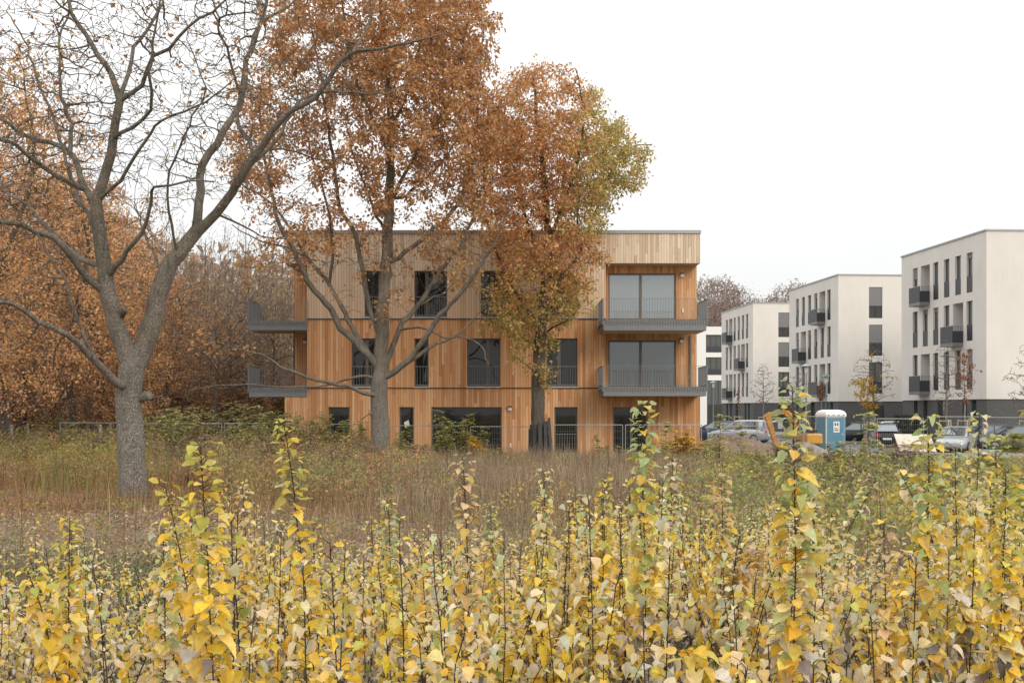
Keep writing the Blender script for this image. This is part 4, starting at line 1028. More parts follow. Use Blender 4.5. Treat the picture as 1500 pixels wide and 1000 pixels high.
def beam(pts, w, hgts, mat, name, par=ex):
    m = MB(); rings = []
    for (xx, zz_), hh in zip(pts, hgts): rings.append([(xx - hh * .5, -w, zz_ - hh * .5), (xx - hh * .5, w, zz_ - hh * .5), (xx + hh * .5, w, zz_ + hh * .5), (xx + hh * .5, -w, zz_ + hh * .5)])
    return m.loft(rings).build(name, mat, par, bevel=.015)
beam([(-.2, .8), (-.35, 1.5), (-.55, 2.05), (-.75, 2.18)], .09, [.22, .26, .22, .18], 'orange_paint', 'boom')
beam([(-.65, 2.22), (-1.25, 2.18), (-1.85, 2.05)], .10, [.16, .24, .2], 'orange_paint', 'boom_head')
beam([(-1.72, 2.12), (-1.55, 1.5), (-1.30, .72)], .09, [.24, .22, .14], 'orange_paint', 'stick')
m = MB(); pr = [(-1.5, .70), (-1.15, .72), (-1.0, .45), (-1.1, .2), (-1.4, .12), (-1.3, .4)]
m.loft([[(a, -.22, b) for a, b in pr], [(a, .22, b) for a, b in pr]]); m.build('bucket', 'orange_paint', ex, bevel=.02)
MB().cyl((-.62, 0, 1.95), (-1.5, 0, 1.72), .04).build('hydraulic_ram', 'galv', ex)

# ------------------------------------------------------------------ heap of earth, pale sheet, plank pile
def heap(name, label, cat, px, Y, rx, ry, h, mat, seed):
    x, y = at(px, Y); o = empty(name, (x, y, -.02), 0, label, cat); rn = np.random.default_rng(seed); m = MB(); nr, na = 12, 36
    rings = []
    for i in range(nr + 1):
        f = i / nr; row = []
        for k in range(na):
            a = 2 * math.pi * k / na; r = (1 - f) * (1 + .13 * math.sin(3 * a + seed) + .07 * math.sin(7 * a))
            z = h * (1 - (1 - f) ** 2) ** .8 * (1 + .15 * math.sin(2 * a + seed)) + rn.normal(0, h * .03)
            row.append((rx * r * math.cos(a), ry * r * math.sin(a), max(0, z) if i else 0))
        rings.append(row)
    m.loft(rings, cap=False); m.build('mound', mat, o, smooth=True); return o
heap('earth_heap', 'low heap of dug brown earth behind the fence right of the timber house', 'earth heap', 1068, 55, 2.3, 1.5, .95, 'earth', 1)
heap('gravel_heap', 'grey gravel heap below the excavator arm', 'gravel heap', 1172, 53, 1.5, 1.0, .75, 'gravel', 3)
x, y = at(1341, 61); o = empty('plank_stack', (x, y, 0), R(-6), 'stack of pale boards under a slanting light sheet right of the black hatchback', 'plank stack')
m = MB()
for k in range(3): m.box((-.9 + .05 * k, -.6, .1 + .14 * k), (.75 - .04 * k, .6, .22 + .14 * k))
m.build('planks', 'stake', o); MB().slab((-1.0, -.75, .12), (1.9, 0, -.02), (.05, 1.5, .85), (0, 0, .05)).build('cover_sheet', 'tarp', o)
m = MB(); m.box((-1.0, -.5, 0), (-.85, .5, .1)); m.box((.9, -.5, 0), (1.05, .5, .1)); m.build('bearers', 'oldwood', o)

# ------------------------------------------------------------------ fences
fp = None
def fence_panel(a, b, h, label, group='mesh site-fence panels'):
    a, b = Vector(a), Vector(b); Ln = (b - a).length; rz = math.atan2(b.y - a.y, b.x - a.x)
    o = empty('mesh_fence', a, rz, label, 'fence', group)
    m = MB(); r = .017; g = .04
    m.cyl((g, 0, 0), (g, 0, h), r); m.cyl((Ln - g, 0, 0), (Ln - g, 0, h), r); m.cyl((g, 0, h), (Ln - g, 0, h), r * .9); m.cyl((g, 0, .15), (Ln - g, 0, .15), r * .9)
    m.build('frame', 'galv', o)
    m = MB(); n = int(Ln / .10)
    for k in range(1, n): x = g + (Ln - 2 * g) * k / n; m.box((x - .0017, -.0017, .15), (x + .0017, .0017, h))
    for k in range(1, 6): z = .15 + (h - .15) * k / 6; m.box((g, -.0050, z - .0017), (Ln - g, -.0019, z + .0017))
    m.build('wire_mesh', 'galv', o)
    MB().box((-.30, -.11, 0), (.36, .11, .13)).build('concrete_foot', 'concrete', o, bevel=.02)
    return o
xs = [at(p, 46.6)[0] for p in (86, 205, 326.5, 447, 568, 687, 801, 914, 1030)]
desc = ['before the low russet branches at the wood edge', 'partly hidden by the trunk of the half-bare oak', 'in front of the green scrub between half-bare oak and house', 'below the left balconies of the house',
        'behind the trunk of the tall russet oak', 'in front of the wide ground floor window', 'ending at the boarded-up trunk of the slim oak', 'in front of the right end of the house']
for i in range(8):
    h = EYE + (HOR - [619, 620, 620, 621, 623, 624.5, 622, 622][i]) / F * 46.6
    fence_panel((xs[i] + .02, 46.6, 0), (xs[i + 1] - .02, 46.6 + (.06 if i % 2 else -.04), 0), h, 'galvanised mesh fence panel ' + desc[i])
pl = [(1036, 47, 627), (1110, 51.5, 622), (1178, 55, 613), (1237, 58, 606)]
dd = ['at the right corner of the timber house', 'in front of the earth heap and silver estate', 'beside the blue portable toilet']
for i in range(3):
    a, b = pl[i], pl[i + 1]; h = EYE + (HOR - (a[2] + b[2]) / 2) / F * (a[1] + b[1]) / 2
    fence_panel((*at(a[0], a[1]), 0), (*at(b[0] - 1, b[1]), 0), h, 'galvanised mesh fence panel ' + dd[i])
for a, b, py, l in (((1265.5, 61), (1282, 57.4), 606, 'turned end-on beside the black hatchback'), ((1284, 57.2), (1354, 57), 613, 'between the black hatchback and the pale sheet'), ((1357, 57.4), (1441, 57), 610, 'before the silver hatchback'), ((1444, 56.8), (1530, 56), 611, 'at the right edge before the nearest white building')):
    fence_panel((*at(*a), 0), (*at(*b), 0), EYE + (HOR - py) / F * 57.3, 'galvanised mesh fence panel ' + l)
# old posts of a pasture fence at the wood's edge
first = None
for px, Y, py in ((16, 45, 622), (42, 50, 628), (96, 52, 625), (128, 53, 622), (146, 46.0, 621), (162, 50, 620), (-20, 47, 622)):
    x, y = at(px, Y); h = EYE + (HOR - py) / F * Y
    if first is None:
        first = empty('fence_post', (x, y, 0), 0, 'weathered grey post of the old pasture fence at the edge of the wood', 'fence post', 'old fence posts')
        m = MB(); m.cyl((0, 0, -.1), (.03, 0, h - .04), .075, .065, 9); m.cyl((.03, 0, h - .04), (.03, 0, h), .065, .045, 9); m.build('post', 'oldwood', first)
    else: copy_tree(first, (x, y, 0), random.random() * 6)

# ------------------------------------------------------------------ young street trees
def street_tree(seed, px, Y, py_top, crown_px, py_base, label, pal, per, prob, stake=True, pale=False, side=None, tp='simple', nsite=420):
    h = EYE + (HOR - py_top) / F * Y; cb = EYE + (HOR - py_base) / F * Y; cr = crown_px / F * Y; x, y = at(px, Y)
    t = Tree(seed); rng = t.rng
    t.path([(0, 0, -.05), (.02, 0, cb), (rng.normal(0, .1), rng.normal(0, .1), h * .95)], .075, .012, step=.3, wob=.012)
    f = rng.random(nsite); a = rng.random(nsite) * 6.283; rr = cr * np.sin(np.pi * np.clip(f * .8 + .15, 0, 1)) * rng.random(nsite) ** .5
    t.grow(np.c_[np.cos(a) * rr, np.sin(a) * rr, cb + (h - cb) * f], step=.20, infl=2.5, kill=.21, iters=40, jit=.22, up=.35)
    ch = t.finish(tip=.013, expo=2.3, cap=.035)
    o = empty('street_tree', (x, y, 0), 0, label, 'tree', 'young street trees')
    link('trunk', tubes('trunk', ch), 'bark_pale' if pale else 'twig', o)
    pf = (lambda p: np.where((p[:, 0] * side > -.1) & (p[:, 2] < cb + .5 * (h - cb)), prob, prob * .04)) if side else (lambda p: np.full(len(p), prob))
    link('crown', t.leafset('crown', tp, .02, per, .13, lambda p, k, r: pick(r, pal, k, .2), .12, .5, pf), 'leaf', o)
    if stake:
        m = MB()
        for k in range(3): w = k * 2.094 + .5; m.cyl((.5 * math.cos(w), .5 * math.sin(w), 0), (.36 * math.cos(w), .36 * math.sin(w), 1.75), .04)
        for k in range(3):
            w, w2 = k * 2.094 + .5, (k + 1) * 2.094 + .5; m.cyl((.37 * math.cos(w), .37 * math.sin(w), 1.68), (.37 * math.cos(w2), .37 * math.sin(w2), 1.68), .03)
        m.build('stake_frame', 'stake', o)
    return o
RED = [(2, (.26, .11, .06)), (2, (.33, .15, .08)), (1, (.20, .09, .06))]; YEL = [(3, (.60, .38, .05)), (1, (.45, .27, .05))]; TAN = [(2, (.30, .18, .10)), (1, (.22, .13, .08))]
street_tree(61, 1118, 92, 532, 22, 592, 'nearly bare young street tree in front of the third white building', TAN, 1, .12, pale=True)
street_tree(62, 1082, 97, 565, 6, 598, 'tiny russet columnar tree staked beside the left balconies of the third white building', RED, 6, .8, nsite=90)
street_tree(63, 1203, 84, 556, 7.5, 588, 'small russet columnar tree with a white trunk beside the greenish lamp', RED, 8, .9, pale=True, nsite=120)
street_tree(64, 1170, 82, 545, 20, 590, 'bare young street tree left of the greenish lamp, by the second white building', TAN, 1, .06)
street_tree(65, 1279, 76, 507, 36, 600, 'young street tree with yellow leaves only on its left half', YEL, 6, .9, side=-1, nsite=420)
street_tree(66, 1386, 65.3, 495, 25, 600, 'leafless dark young tree before the lower windows of the nearest white building', TAN, 1, .05, nsite=300)
street_tree(67, 1413, 65.8, 508, 18, 590, 'staked young tree keeping brown leaves, its trunk painted white, before the nearest white building', [(2, (.38, .18, .10)), (2, (.30, .14, .08))], 4, .75, pale=True, nsite=220)
street_tree(68, 1504, 64.5, 500, 34, 612, 'bare spreading young tree at the blank front of the nearest white building', TAN, 1, .05, nsite=380)
# clipped hedge behind the black car
x, y = at(1329, 75); rng = np.random.default_rng(5); n = 4000
p = np.c_[rng.uniform(-.85, .85, n), rng.uniform(-.35, .35, n), rng.uniform(0, 1.85, n)]
h_ = empty('hedge', (x, y, .12), R(-1), 'clipped dark green hedge at the foot of the nearest white building', 'hedge')
link('foliage', leaves('foliage', 'simple', p, rng.normal(0, 1, (n, 3)), unit(rng.normal(0, 1, (n, 3))), rng.uniform(.06, .12, n), pick(rng, [(2, (.035, .06, .03)), (1, (.06, .085, .035)), (.3, (.10, .10, .04))], n)), 'leaf', h_)
m = MB()
for k in range(5): m.cyl((-.7 + .35 * k, 0, 0), (-.7 + .35 * k + .05, 0, 1.5), .03, .012, 6)
m.build('stems', 'twig', h_)
# ------------------------------------------------------------------ shrubs and robinia suckers
def pinnate(seed, h, nst, pal, name, label, group, lean=.18, frond=.32, nf=26, cat='shrub', leafl=.055):
    """upright suckers carrying feathered leaves: rows of small leaflets along arching stalks"""
    rng = np.random.default_rng(seed); chains = []; P_, A_, N_, S_ = [], [], [], []
    for s in range(nst):
        a = rng.random() * 6.283; hh = h * rng.uniform(.6, 1); b = np.array([rng.normal(0, .16), rng.normal(0, .16), -.05])
        tip = b + np.array([math.cos(a) * lean * hh, math.sin(a) * lean * hh, hh]); n = 8
        u = np.linspace(0, 1, n)[:, None]; pts = b + (tip - b) * u + rng.normal(0, .02, (n, 3)) * u
        chains.append((pts, np.linspace(.014, .004, n), 5))
        for k in range(nf):
            f = rng.uniform(.18, 1.0); q = b + (tip - b) * f; w = rng.random() * 6.283; ln = frond * rng.uniform(.6, 1.15) * (1.1 - .45 * f)
            d_ = np.array([math.cos(w), math.sin(w), rng.uniform(.1, .7)]); d_ /= np.linalg.norm(d_)
            m = 7; v = np.linspace(0, 1, m)[:, None]; st = q + d_ * ln * v + np.array([0, 0, -.30 * ln]) * v ** 2
            chains.append((st, np.linspace(.004, .0015, m), 3))
            sd = np.cross(d_, [0, 0, 1]); sd /= np.linalg.norm(sd)
            for j in range(11):
                t = .2 + .8 * (j // 2 + .5) / 5.5; p = q + d_ * ln * t + np.array([0, 0, -.30 * ln * t * t])
                sg = 1 if j % 2 else -1
                P_.append(p); A_.append(sd * sg * (0 if j == 10 else 1) + d_ * .35 + np.array([0, 0, -.25]) + rng.normal(0, .15, 3)); N_.append(np.array([0, 0, 1.]) + rng.normal(0, .35, 3)); S_.append(leafl * rng.uniform(.7, 1.2))
    o = empty(name, (0, 0, -300), 0, label, cat, group)
    link('stems', tubes('stems', chains), 'stem_red', o)
    n = len(P_); c = pick(rng, pal, max(1, n // 11 + 1), .15)
    link('foliage', leaves('foliage', 'simple', np.array(P_), np.array(A_), unit(np.array(N_)), np.array(S_) * 1.35, np.clip(np.repeat(c, 11, 0)[:n] * (1 + rng.normal(0, .10, (n, 1))), .01, 1)), 'leaf', o)
    return o
GRN = [(3, (.40, .43, .17)), (2, (.48, .48, .19)), (1, (.56, .51, .20)), (1, (.32, .35, .15))]
YLW = [(3, (.70, .46, .07)), (2, (.64, .38, .055)), (1, (.55, .44, .10))]
LG = 'feathery green robinia sucker among the dry grass before the timber house'
pg = pinnate(201, 2.7, 11, GRN, 'robinia_shrub', LG, 'green robinia suckers', nf=20, leafl=.08, frond=.42, lean=.24)
pg2 = pinnate(202, 1.7, 6, GRN + [(2, (.30, .24, .07))], 'robinia_shrub', LG, 'green robinia suckers', nf=32, leafl=.07, frond=.36, lean=.26)
py_ = pinnate(203, 1.9, 7, YLW, 'robinia_shrub', 'bright yellow feathery sucker at the right front corner of the timber house', 'yellow robinia suckers', nf=38, leafl=.075, frond=.38)
ps = pinnate(204, 2.6, 1, GRN + [(2, (.28, .26, .08))], 'robinia_sapling', 'x', 'single-stemmed robinia saplings', lean=.05, frond=.52, nf=52, cat='sapling', leafl=.085)
first_use = {}
def put(o, px, Y, s, label=None, rz=None):
    x, y = at(px, Y); rz = random.random() * 6.28 if rz is None else rz
    if o not in first_use:
        first_use[o] = 1; o.location = (x, y, 0); o.rotation_euler = (0, 0, rz); o.scale = (s, s, s)
        if label: o['label'] = label
        return o
    return copy_tree(o, (x, y, 0), rz, s, label)
for px, Y, s in ((497, 44.5, .8), (515, 45.5, .7), (540, 46, .6), (590, 45, .6), (650, 45, .75), (675, 45.6, .82), (700, 45.2, .6)): put(pg, px, Y, s)
for px, Y, s in ((470, 42, .9), (440, 44, 1.0), (530, 42, .7), (610, 44, .8), (720, 43, .7), (890, 44.5, .75), (960, 43, .9), (750, 45.8, .5), (930, 42, .7), (1040, 41, .8)): put(pg2, px, Y, s)
LS = 'scrubby green-brown bush among the weeds near the mesh fence'
sc_ = pinnate(205, 3.0, 10, GRN + [(3, (.34, .25, .14)), (2.5, (.42, .34, .15)), (2, (.27, .20, .12))], 'scrub_bush', LS, 'scrubby bushes near the mesh fence', lean=.30, nf=27, leafl=.08, frond=.45)
for px, Y, s in ((235, 48, .9), (265, 49, .95), (300, 48.5, .85), (330, 50, .95), (360, 49, 1.0), (390, 51, 1.05), (60, 48.5, .75), (85, 50, .8), (112, 49, .7), (215, 52, .8), (425, 50.5, .9), (405, 47.8, .8), (280, 46, .7), (345, 45.5, .65), (10, 50, .7), (150, 50, .7), (440, 52, .8)): put(sc_, px, Y, s)
LBn = 'dense brown underwood shrub between the trunks of the wood'
bu = pinnate(206, 4.2, 9, [(3, (.46, .29, .17)), (2, (.54, .33, .17)), (1, (.36, .25, .16))], 'underwood_shrub', LBn, 'brown underwood shrubs', lean=.3, nf=24, leafl=.11, frond=.5)
rn = random.Random(3)
for px, Y, s in ((222, 43, .80), (245, 44, .85), (268, 42.5, .82), (300, 43.5, .66), (345, 42, .66), (385, 43, .72), (420, 44, .82), (455, 43.5, .72), (470, 45, .8), (75, 44, .55), (110, 43.5, .6), (150, 44.5, .55), (1045, 42, .5), (1140, 44, .42), (1255, 42, .5), (1310, 44, .4), (1120, 38, .4), (1335, 40, .45)): put(sc_, px, Y, s)
for px, Y, s in ((1250, 30, .72), (1268, 33, .85), (1243, 36, .8), (1128, 33, .6), (1108, 38, .7), (1300, 37, .6), (1180, 36, .5), (1078, 34, .6)): put(pg2, px, Y, s)
db = pinnate(207, 1.7, 12, [(2, (.26, .19, .15)), (2, (.33, .25, .19)), (1, (.20, .155, .125))], 'dead_bush', 'dry grey-brown bush in the weeds below the parked cars', 'dry brown bushes', lean=.3, nf=30, leafl=.06, frond=.3)
for px, Y, s in ((1163, 36, .95), (1228, 36, .8), (1330, 38, .75), (1322, 34, .6), (1305, 38, .7), (1100, 40, .5), (1290, 32, .5)): put(db, px, Y, s)
for px, Y, s in ((610, 42, .6), (560, 38, .55), (40, 38, .75), (90, 34, .6), (140, 40, .85), (250, 37, .8), (300, 40, .9), (340, 35, .7), (385, 38, .85), (430, 33, .6), (455, 40, .85), (500, 36, .7), (520, 41, .8), (275, 32, .5), (10, 42, .9)): put(db, px, Y, s, 'dry grey-brown bush standing in the rusty weeds around the half-bare oak')
put(py_, 468, 35, .42, 'low yellow sucker in the weeds a little left of the tall russet oak trunk'); put(py_, 622, 37, .45, 'low yellow sucker in the weeds just right of the tall russet oak trunk')
for k in range(34): put(bu, -60 + k * 16 + rn.uniform(-8, 8), rn.uniform(53, 66), rn.uniform(.75, 1.3))
LSP = 'single-stemmed feathery green robinia sapling close in front of the timber house'
for px, Y, s in ((412, 45, .95), (428, 44, .85), (485, 45.5, .92), (505, 44.5, .8), (590, 45.2, .72), (655, 45.8, .98), (678, 45, .92), (645, 44.6, .8), (718, 45.5, .7), (540, 45, .8)): put(ps, px, Y, s, LSP)
for px, Y, s in ((230, 46, 1.0), (255, 45, .95), (280, 46.2, .9), (372, 45.6, 1.05), (395, 46.4, .95), (345, 45, .85), (100, 46, .75), (455, 46, .8)): put(ps, px, Y, s, 'single-stemmed feathery green robinia sapling along the mesh fence left of the timber house')
put(py_, 1000, 44.5, 1.0); put(py_, 1017, 44, .72, 'smaller yellow feathery sucker right beside the bright yellow one at the house corner')
put(py_, 703, 44.2, .82, 'yellow feathery sucker before the wide ground floor window of the timber house')
put(py_, 1232, 38, .55, 'small yellow sucker in the green weeds below the portable toilet')
put(ps, 1062, 38, .92, 'slender green robinia sapling in front of the earth heap')
for px, Y, s, l in ((1085, 36, .8, 'slim dark-stemmed robinia sapling in front of the silver estate car'), (1262, 30, .96, 'feathery green robinia sapling between portable toilet and black hatchback'), (1218, 30, .64, 'short yellow-green robinia sapling right in front of the portable toilet'),
                    (1492, 12, 1.02, 'tall green robinia sapling before the blank front of the nearest white building'), (1474, 15, .86, 'robinia sapling before the last mesh fence panel, left of the tallest one'), (965, 41, .8, 'thin robinia sapling against the right end of the house front'), (882, 43.5, .6, 'sparse robinia sapling left of the right-hand ground floor window'), (1140, 40, .5, 'low robinia sapling beneath the excavator arm')):
    put(ps, px, Y, s, l)

# ------------------------------------------------------------------ dry grass, weeds, leaf litter, far wood (nobody could count these)
def xy_in(rng, n, px0, px1, y0, y1):
    Y = np.sqrt(rng.uniform(y0 ** 2, y1 ** 2, n)); px = rng.uniform(px0, px1, n); return (px - 750) / F * Y, Y
def vnoise(x, y, s, seed=0):
    return (np.sin(x * s + seed) * np.cos(y * s * 1.13 + seed * 1.7) + np.sin((x + y) * s * .61 + seed * 2.3) + np.sin((x - y * .7) * s * 1.9 + seed)) / 3
def blades(name, x, y, h, w, cols, seed, lean=.16):
    rng = np.random.default_rng(seed); n = len(x); a = rng.random(n) * 6.283
    s = np.c_[np.cos(a), np.sin(a), np.zeros(n)] * (w * .5)[:, None]
    b = np.c_[x, y, np.full(n, -.02)]; le = np.c_[rng.normal(0, lean, n), rng.normal(0, lean, n), np.ones(n)]
    m = b + le * (h * .55)[:, None]; le2 = le + np.c_[rng.normal(0, lean * 1.3, n), rng.normal(0, lean * 1.3, n), np.zeros(n)]; t = m + le2 * (h * .45)[:, None]
    V = np.stack([b - s, b + s, m + s * .8, m - s * .8, t], 1).reshape(-1, 3)
    k = (np.arange(n) * 5)[:, None]; loops = (np.array([0, 1, 2, 3, 3, 2, 4])[None] + k).ravel()
    starts = np.stack([np.arange(n) * 7, np.arange(n) * 7 + 4], 1).ravel()
    o = link(name, np_mesh(name, V, loops, starts, np.repeat(cols, 5, 0)), 'blade'); o['kind'] = 'stuff'; return o
rng = np.random.default_rng(77)
STRAW = [(3, (.36, .28, .185)), (3, (.29, .22, .15)), (2, (.46, .37, .255)), (1.5, (.19, .14, .10))]
RUST = [(3, (.34, .19, .095)), (3, (.25, .14, .075)), (2, (.42, .25, .125)), (1, (.48, .30, .12)), (1, (.16, .10, .065))]
WGRN = [(2, (.26, .26, .09)), (2, (.33, .31, .10)), (1, (.41, .36, .11)), (1, (.19, .21, .08))]
# tall pale-brown reed-like grass in front of the house
x, y = xy_in(rng, 36000, 470, 1120, 22, 45); kx = np.abs(750 + x / y * F + rng.normal(0, 40, len(x)) - 800) < 232; x, y = x[kx], y[kx]; h = np.clip(.74 + .34 * vnoise(x, y, .8) + .18 * vnoise(x, y, 2.6, 4) + rng.normal(0, .16, len(x)), .15, 1.35); h *= np.clip((y - 20) / 6, .4, 1)
blades('tall_dry_grass', x, y, h, rng.uniform(.010, .022, len(x)), pick(rng, STRAW, len(x), .2), 1, .10)
# rust-brown stalks left, round the half-bare oak
x, y = xy_in(rng, 17000, -60, 640, 24, 46); kx = 750 + x / y * F + rng.normal(0, 45, len(x)) < 575; x, y = x[kx], y[kx]; h = np.clip(.66 + .38 * vnoise(x, y, .7, 2) + .2 * vnoise(x, y, 2.3, 6) + rng.normal(0, .18, len(x)), .12, 1.5); h *= np.where(y > 30, 1.15, np.clip((y - 20) / 14, .25, .8))
c = pick(rng, RUST, len(x), .2); g = pick(rng, WGRN, len(x), .2); k = ((vnoise(x, y, .55, 5) > .05) & (y > 30) & (rng.random(len(x)) < .8)); c[k] = g[k]
blades('rusty_dry_stalks', x, y, h, rng.uniform(.010, .022, len(x)), c, 2, .14)
# mixed low growth over the middle ground
x, y = xy_in(rng, 56000, -700, 2200, 6, 32); h = np.clip(.36 + .16 * vnoise(x, y, .8, 1) + rng.normal(0, .12, len(x)), .08, .9)
kk = ~((750 + x / y * F < 330 + rng.normal(0, 50, len(x))) & (y > 16.5) & (y < 27.5) & (rng.random(len(x)) < .8)); x, y, h = x[kk], y[kk], h[kk]
c = pick(rng, STRAW + RUST, len(x), .22); g = pick(rng, WGRN, len(x), .2); k = rng.random(len(x)) < np.clip(.22 + .35 * vnoise(x, y, .7, 7) + .2 * (x > 4), .04, .8); c[k] = g[k]
blades('meadow_grass', x, y, h, rng.uniform(.006, .013, len(x)), c, 3, .24)
x, y = xy_in(rng, 30000, 1000, 1950, 24, 50); h = np.clip(.50 + .22 * vnoise(x, y, .5, 3) + rng.normal(0, .14, len(x)), .1, 1.1); h = np.minimum(h, np.maximum(.1, 2.4 - 70 / F * y))
c = pick(rng, STRAW + RUST, len(x), .2); g = pick(rng, WGRN, len(x), .2); k = rng.random(len(x)) < np.clip(.45 + .5 * vnoise(x, y, .6, 9), .05, .9); c[k] = g[k]
blades('weedy_grass', x, y, h, rng.uniform(.012, .022, len(x)), c, 4, .18)
# broad-leaved weeds
def weeds(name, n, box, hmax, pal, size, seed, tpl='simple', cap=None):
    r = np.random.default_rng(seed); cx, cy = xy_in(r, n, *box); per = 46
    hh = hmax * r.uniform(.45, 1, n)
    if cap: hh = np.minimum(hh, np.maximum(.12, cap(cx, cy) * r.uniform(.6, 1.05, n)))
    x = np.repeat(cx, per); y = np.repeat(cy, per); z = np.repeat(hh, per) * r.random(n * per) ** .75
    sp = .24 * (1 - .5 * z / hmax); p = np.c_[x + r.normal(0, 1, n * per) * sp, y + r.normal(0, 1, n * per) * sp, z + .02]
    c0_ = pick(r, pal, n, .15); c = np.clip(np.repeat(c0_, per, 0) * (1 + r.normal(0, .2, (n * per, 1))), .01, 1)
    ax = r.normal(0, 1, (n * per, 3)); ax[:, 2] -= .2
    o = link(name, leaves(name, tpl, p, ax, unit(r.normal(0, 1, (n * per, 3)) + np.array([0, 0, .8])), size * r.uniform(.6, 1.3, n * per), c), 'leaf'); o['kind'] = 'stuff'
MIXW = [(2, (.33, .33, .13)), (1.2, (.44, .38, .14)), (3, (.36, .24, .14)), (.5, (.64, .46, .12)), (2.4, (.45, .27, .14)), (1, (.24, .27, .11)), (1, (.46, .26, .18)), (2, (.29, .20, .13))]
LOWL = lambda x, y: np.where((750 + x / y * F < 340) & (y < 31), .22, 2.0)
weeds('weeds', 1400, (-60, 640, 26, 45), 1.1, MIXW, .075, 1, cap=LOWL)
weeds('weeds', 620, (560, 1040, 24, 45.5), .85, MIXW, .07, 2)
weeds('weeds', 2300, (1000, 1950, 16, 50), 1.15, [(3, (.32, .35, .125)), (2, (.25, .29, .11)), (2, (.44, .40, .14)), (1.5, (.38, .27, .17)), (1, (.64, .47, .10)), (1.3, (.27, .20, .155))], .085, 3, cap=lambda x, y: 2.4 - (68 + 10 * vnoise(x, y, .5)) / F * y)
weeds('weeds', 1000, (-700, 2200, 7, 24), .45, [(2, (.23, .225, .10)), (2, (.32, .235, .13)), (2, (.38, .29, .17)), (1, (.16, .18, .08)), (1, (.25, .18, .125)), (.8, (.46, .33, .10))], .05, 4)
weeds('weeds', 420, (300, 620, 29, 40), 1.3, MIXW, .075, 10)
weeds('weeds', 900, (-60, 540, 37, 46), 1.6, [(3, (.36, .24, .14)), (2, (.44, .28, .15)), (2, (.30, .21, .14)), (1.6, (.34, .33, .12)), (.6, (.58, .42, .11)), (1.2, (.27, .29, .11))], .085, 9)
weeds('weeds', 260, (0, 210, 33, 43), 1.35, [(2, (.40, .35, .09)), (1, (.31, .29, .09)), (1, (.46, .35, .10))], .09, 5, 'narrow')
weeds('weeds', 560, (-40, 480, 42, 52), 1.7, [(2, (.23, .245, .095)), (2, (.30, .29, .11)), (1.5, (.30, .20, .115)), (1, (.19, .15, .09))], .11, 6)
weeds('weeds', 420, (-20, 300, 6, 17), .5, [(2, (.16, .18, .08)), (2, (.22, .215, .11)), (1, (.28, .23, .14)), (1, (.12, .115, .075))], .04, 7)
weeds('weeds', 120, (1120, 1420, 24, 36), 1.3, [(2, (.20, .155, .12)), (1.5, (.24, .25, .09)), (1, (.30, .29, .09))], .08, 8)
# a few tall dead stalks
x, y = xy_in(rng, 420, -60, 1560, 14, 40); h = rng.uniform(.9, 1.7, len(x))
blades('dead_stalks', x, y, h, rng.uniform(.012, .02, len(x)), pick(rng, [(1, (.20, .12, .075)), (1, (.14, .09, .06)), (.6, (.35, .26, .17))], len(x), .2), 6, .06)
# fallen leaves
n = 34000; x, y = xy_in(rng, n, -600, 2100, 5, 34); x2 = rng.normal(-9.6, 3.0, 7000); y2 = rng.normal(27, 3.2, 7000); x = np.r_[x, x2]; y = np.r_[y, y2]; n = len(x)
ax = rng.normal(0, 1, (n, 3)); ax[:, 2] *= .25; nr = rng.normal(0, .45, (n, 3)); nr[:, 2] = 1
o = link('fallen_leaves', leaves('fallen_leaves', 'oak', np.c_[x, y, rng.uniform(.01, .09, n)], ax, unit(nr), rng.uniform(.06, .13, n), pick(rng, [(3, (.42, .29, .20)), (2, (.50, .37, .27)), (2, (.31, .215, .15)), (1.8, (.60, .49, .38)), (.6, (.64, .50, .18)), (.8, (.50, .25, .16))], n, .2)), 'leaf'); o['kind'] = 'stuff'
# the depth of the wood beyond the first rows: one mass
r = np.random.default_rng(9); n = 30000
Y = r.uniform(84, 118, n); px = r.uniform(-140, 470, n); x = (px - 750) / F * Y
top = 15.5 + 2.5 * vnoise(x, Y, .22, 3) + 3 * np.clip((220 - px) / 200, -.5, 1); z = top * r.random(n) ** .75
o = link('far_wood', leaves('far_wood', 'narrow', np.c_[x, Y, z], r.normal(0, 1, (n, 3)) + np.array([0, 0, .4]), unit(r.normal(0, 1, (n, 3))), r.uniform(.5, 1.2, n), pick(r, [(3, (.44, .33, .24)), (2, (.50, .36, .24)), (2, (.40, .32, .26)), (1, (.54, .38, .24)), (1, (.34, .28, .23))], n, .2)), 'leaf'); o['kind'] = 'stuff'
ch = []
for k in range(150):
    Y_ = r.uniform(72, 112); x_ = (r.uniform(-140, 470) - 750) / F * Y_; hh = r.uniform(9, 14.5); rr = r.uniform(.07, .2)
    pts = np.c_[x_ + np.cumsum(r.normal(0, .12, 9)), np.full(9, Y_) + np.cumsum(r.normal(0, .1, 9)), np.linspace(-.1, hh, 9)]; ch.append((pts, np.linspace(rr, .02, 9), 6))
o = link('far_trunks', tubes('far_trunks', ch), 'bark_dark'); o['kind'] = 'stuff'

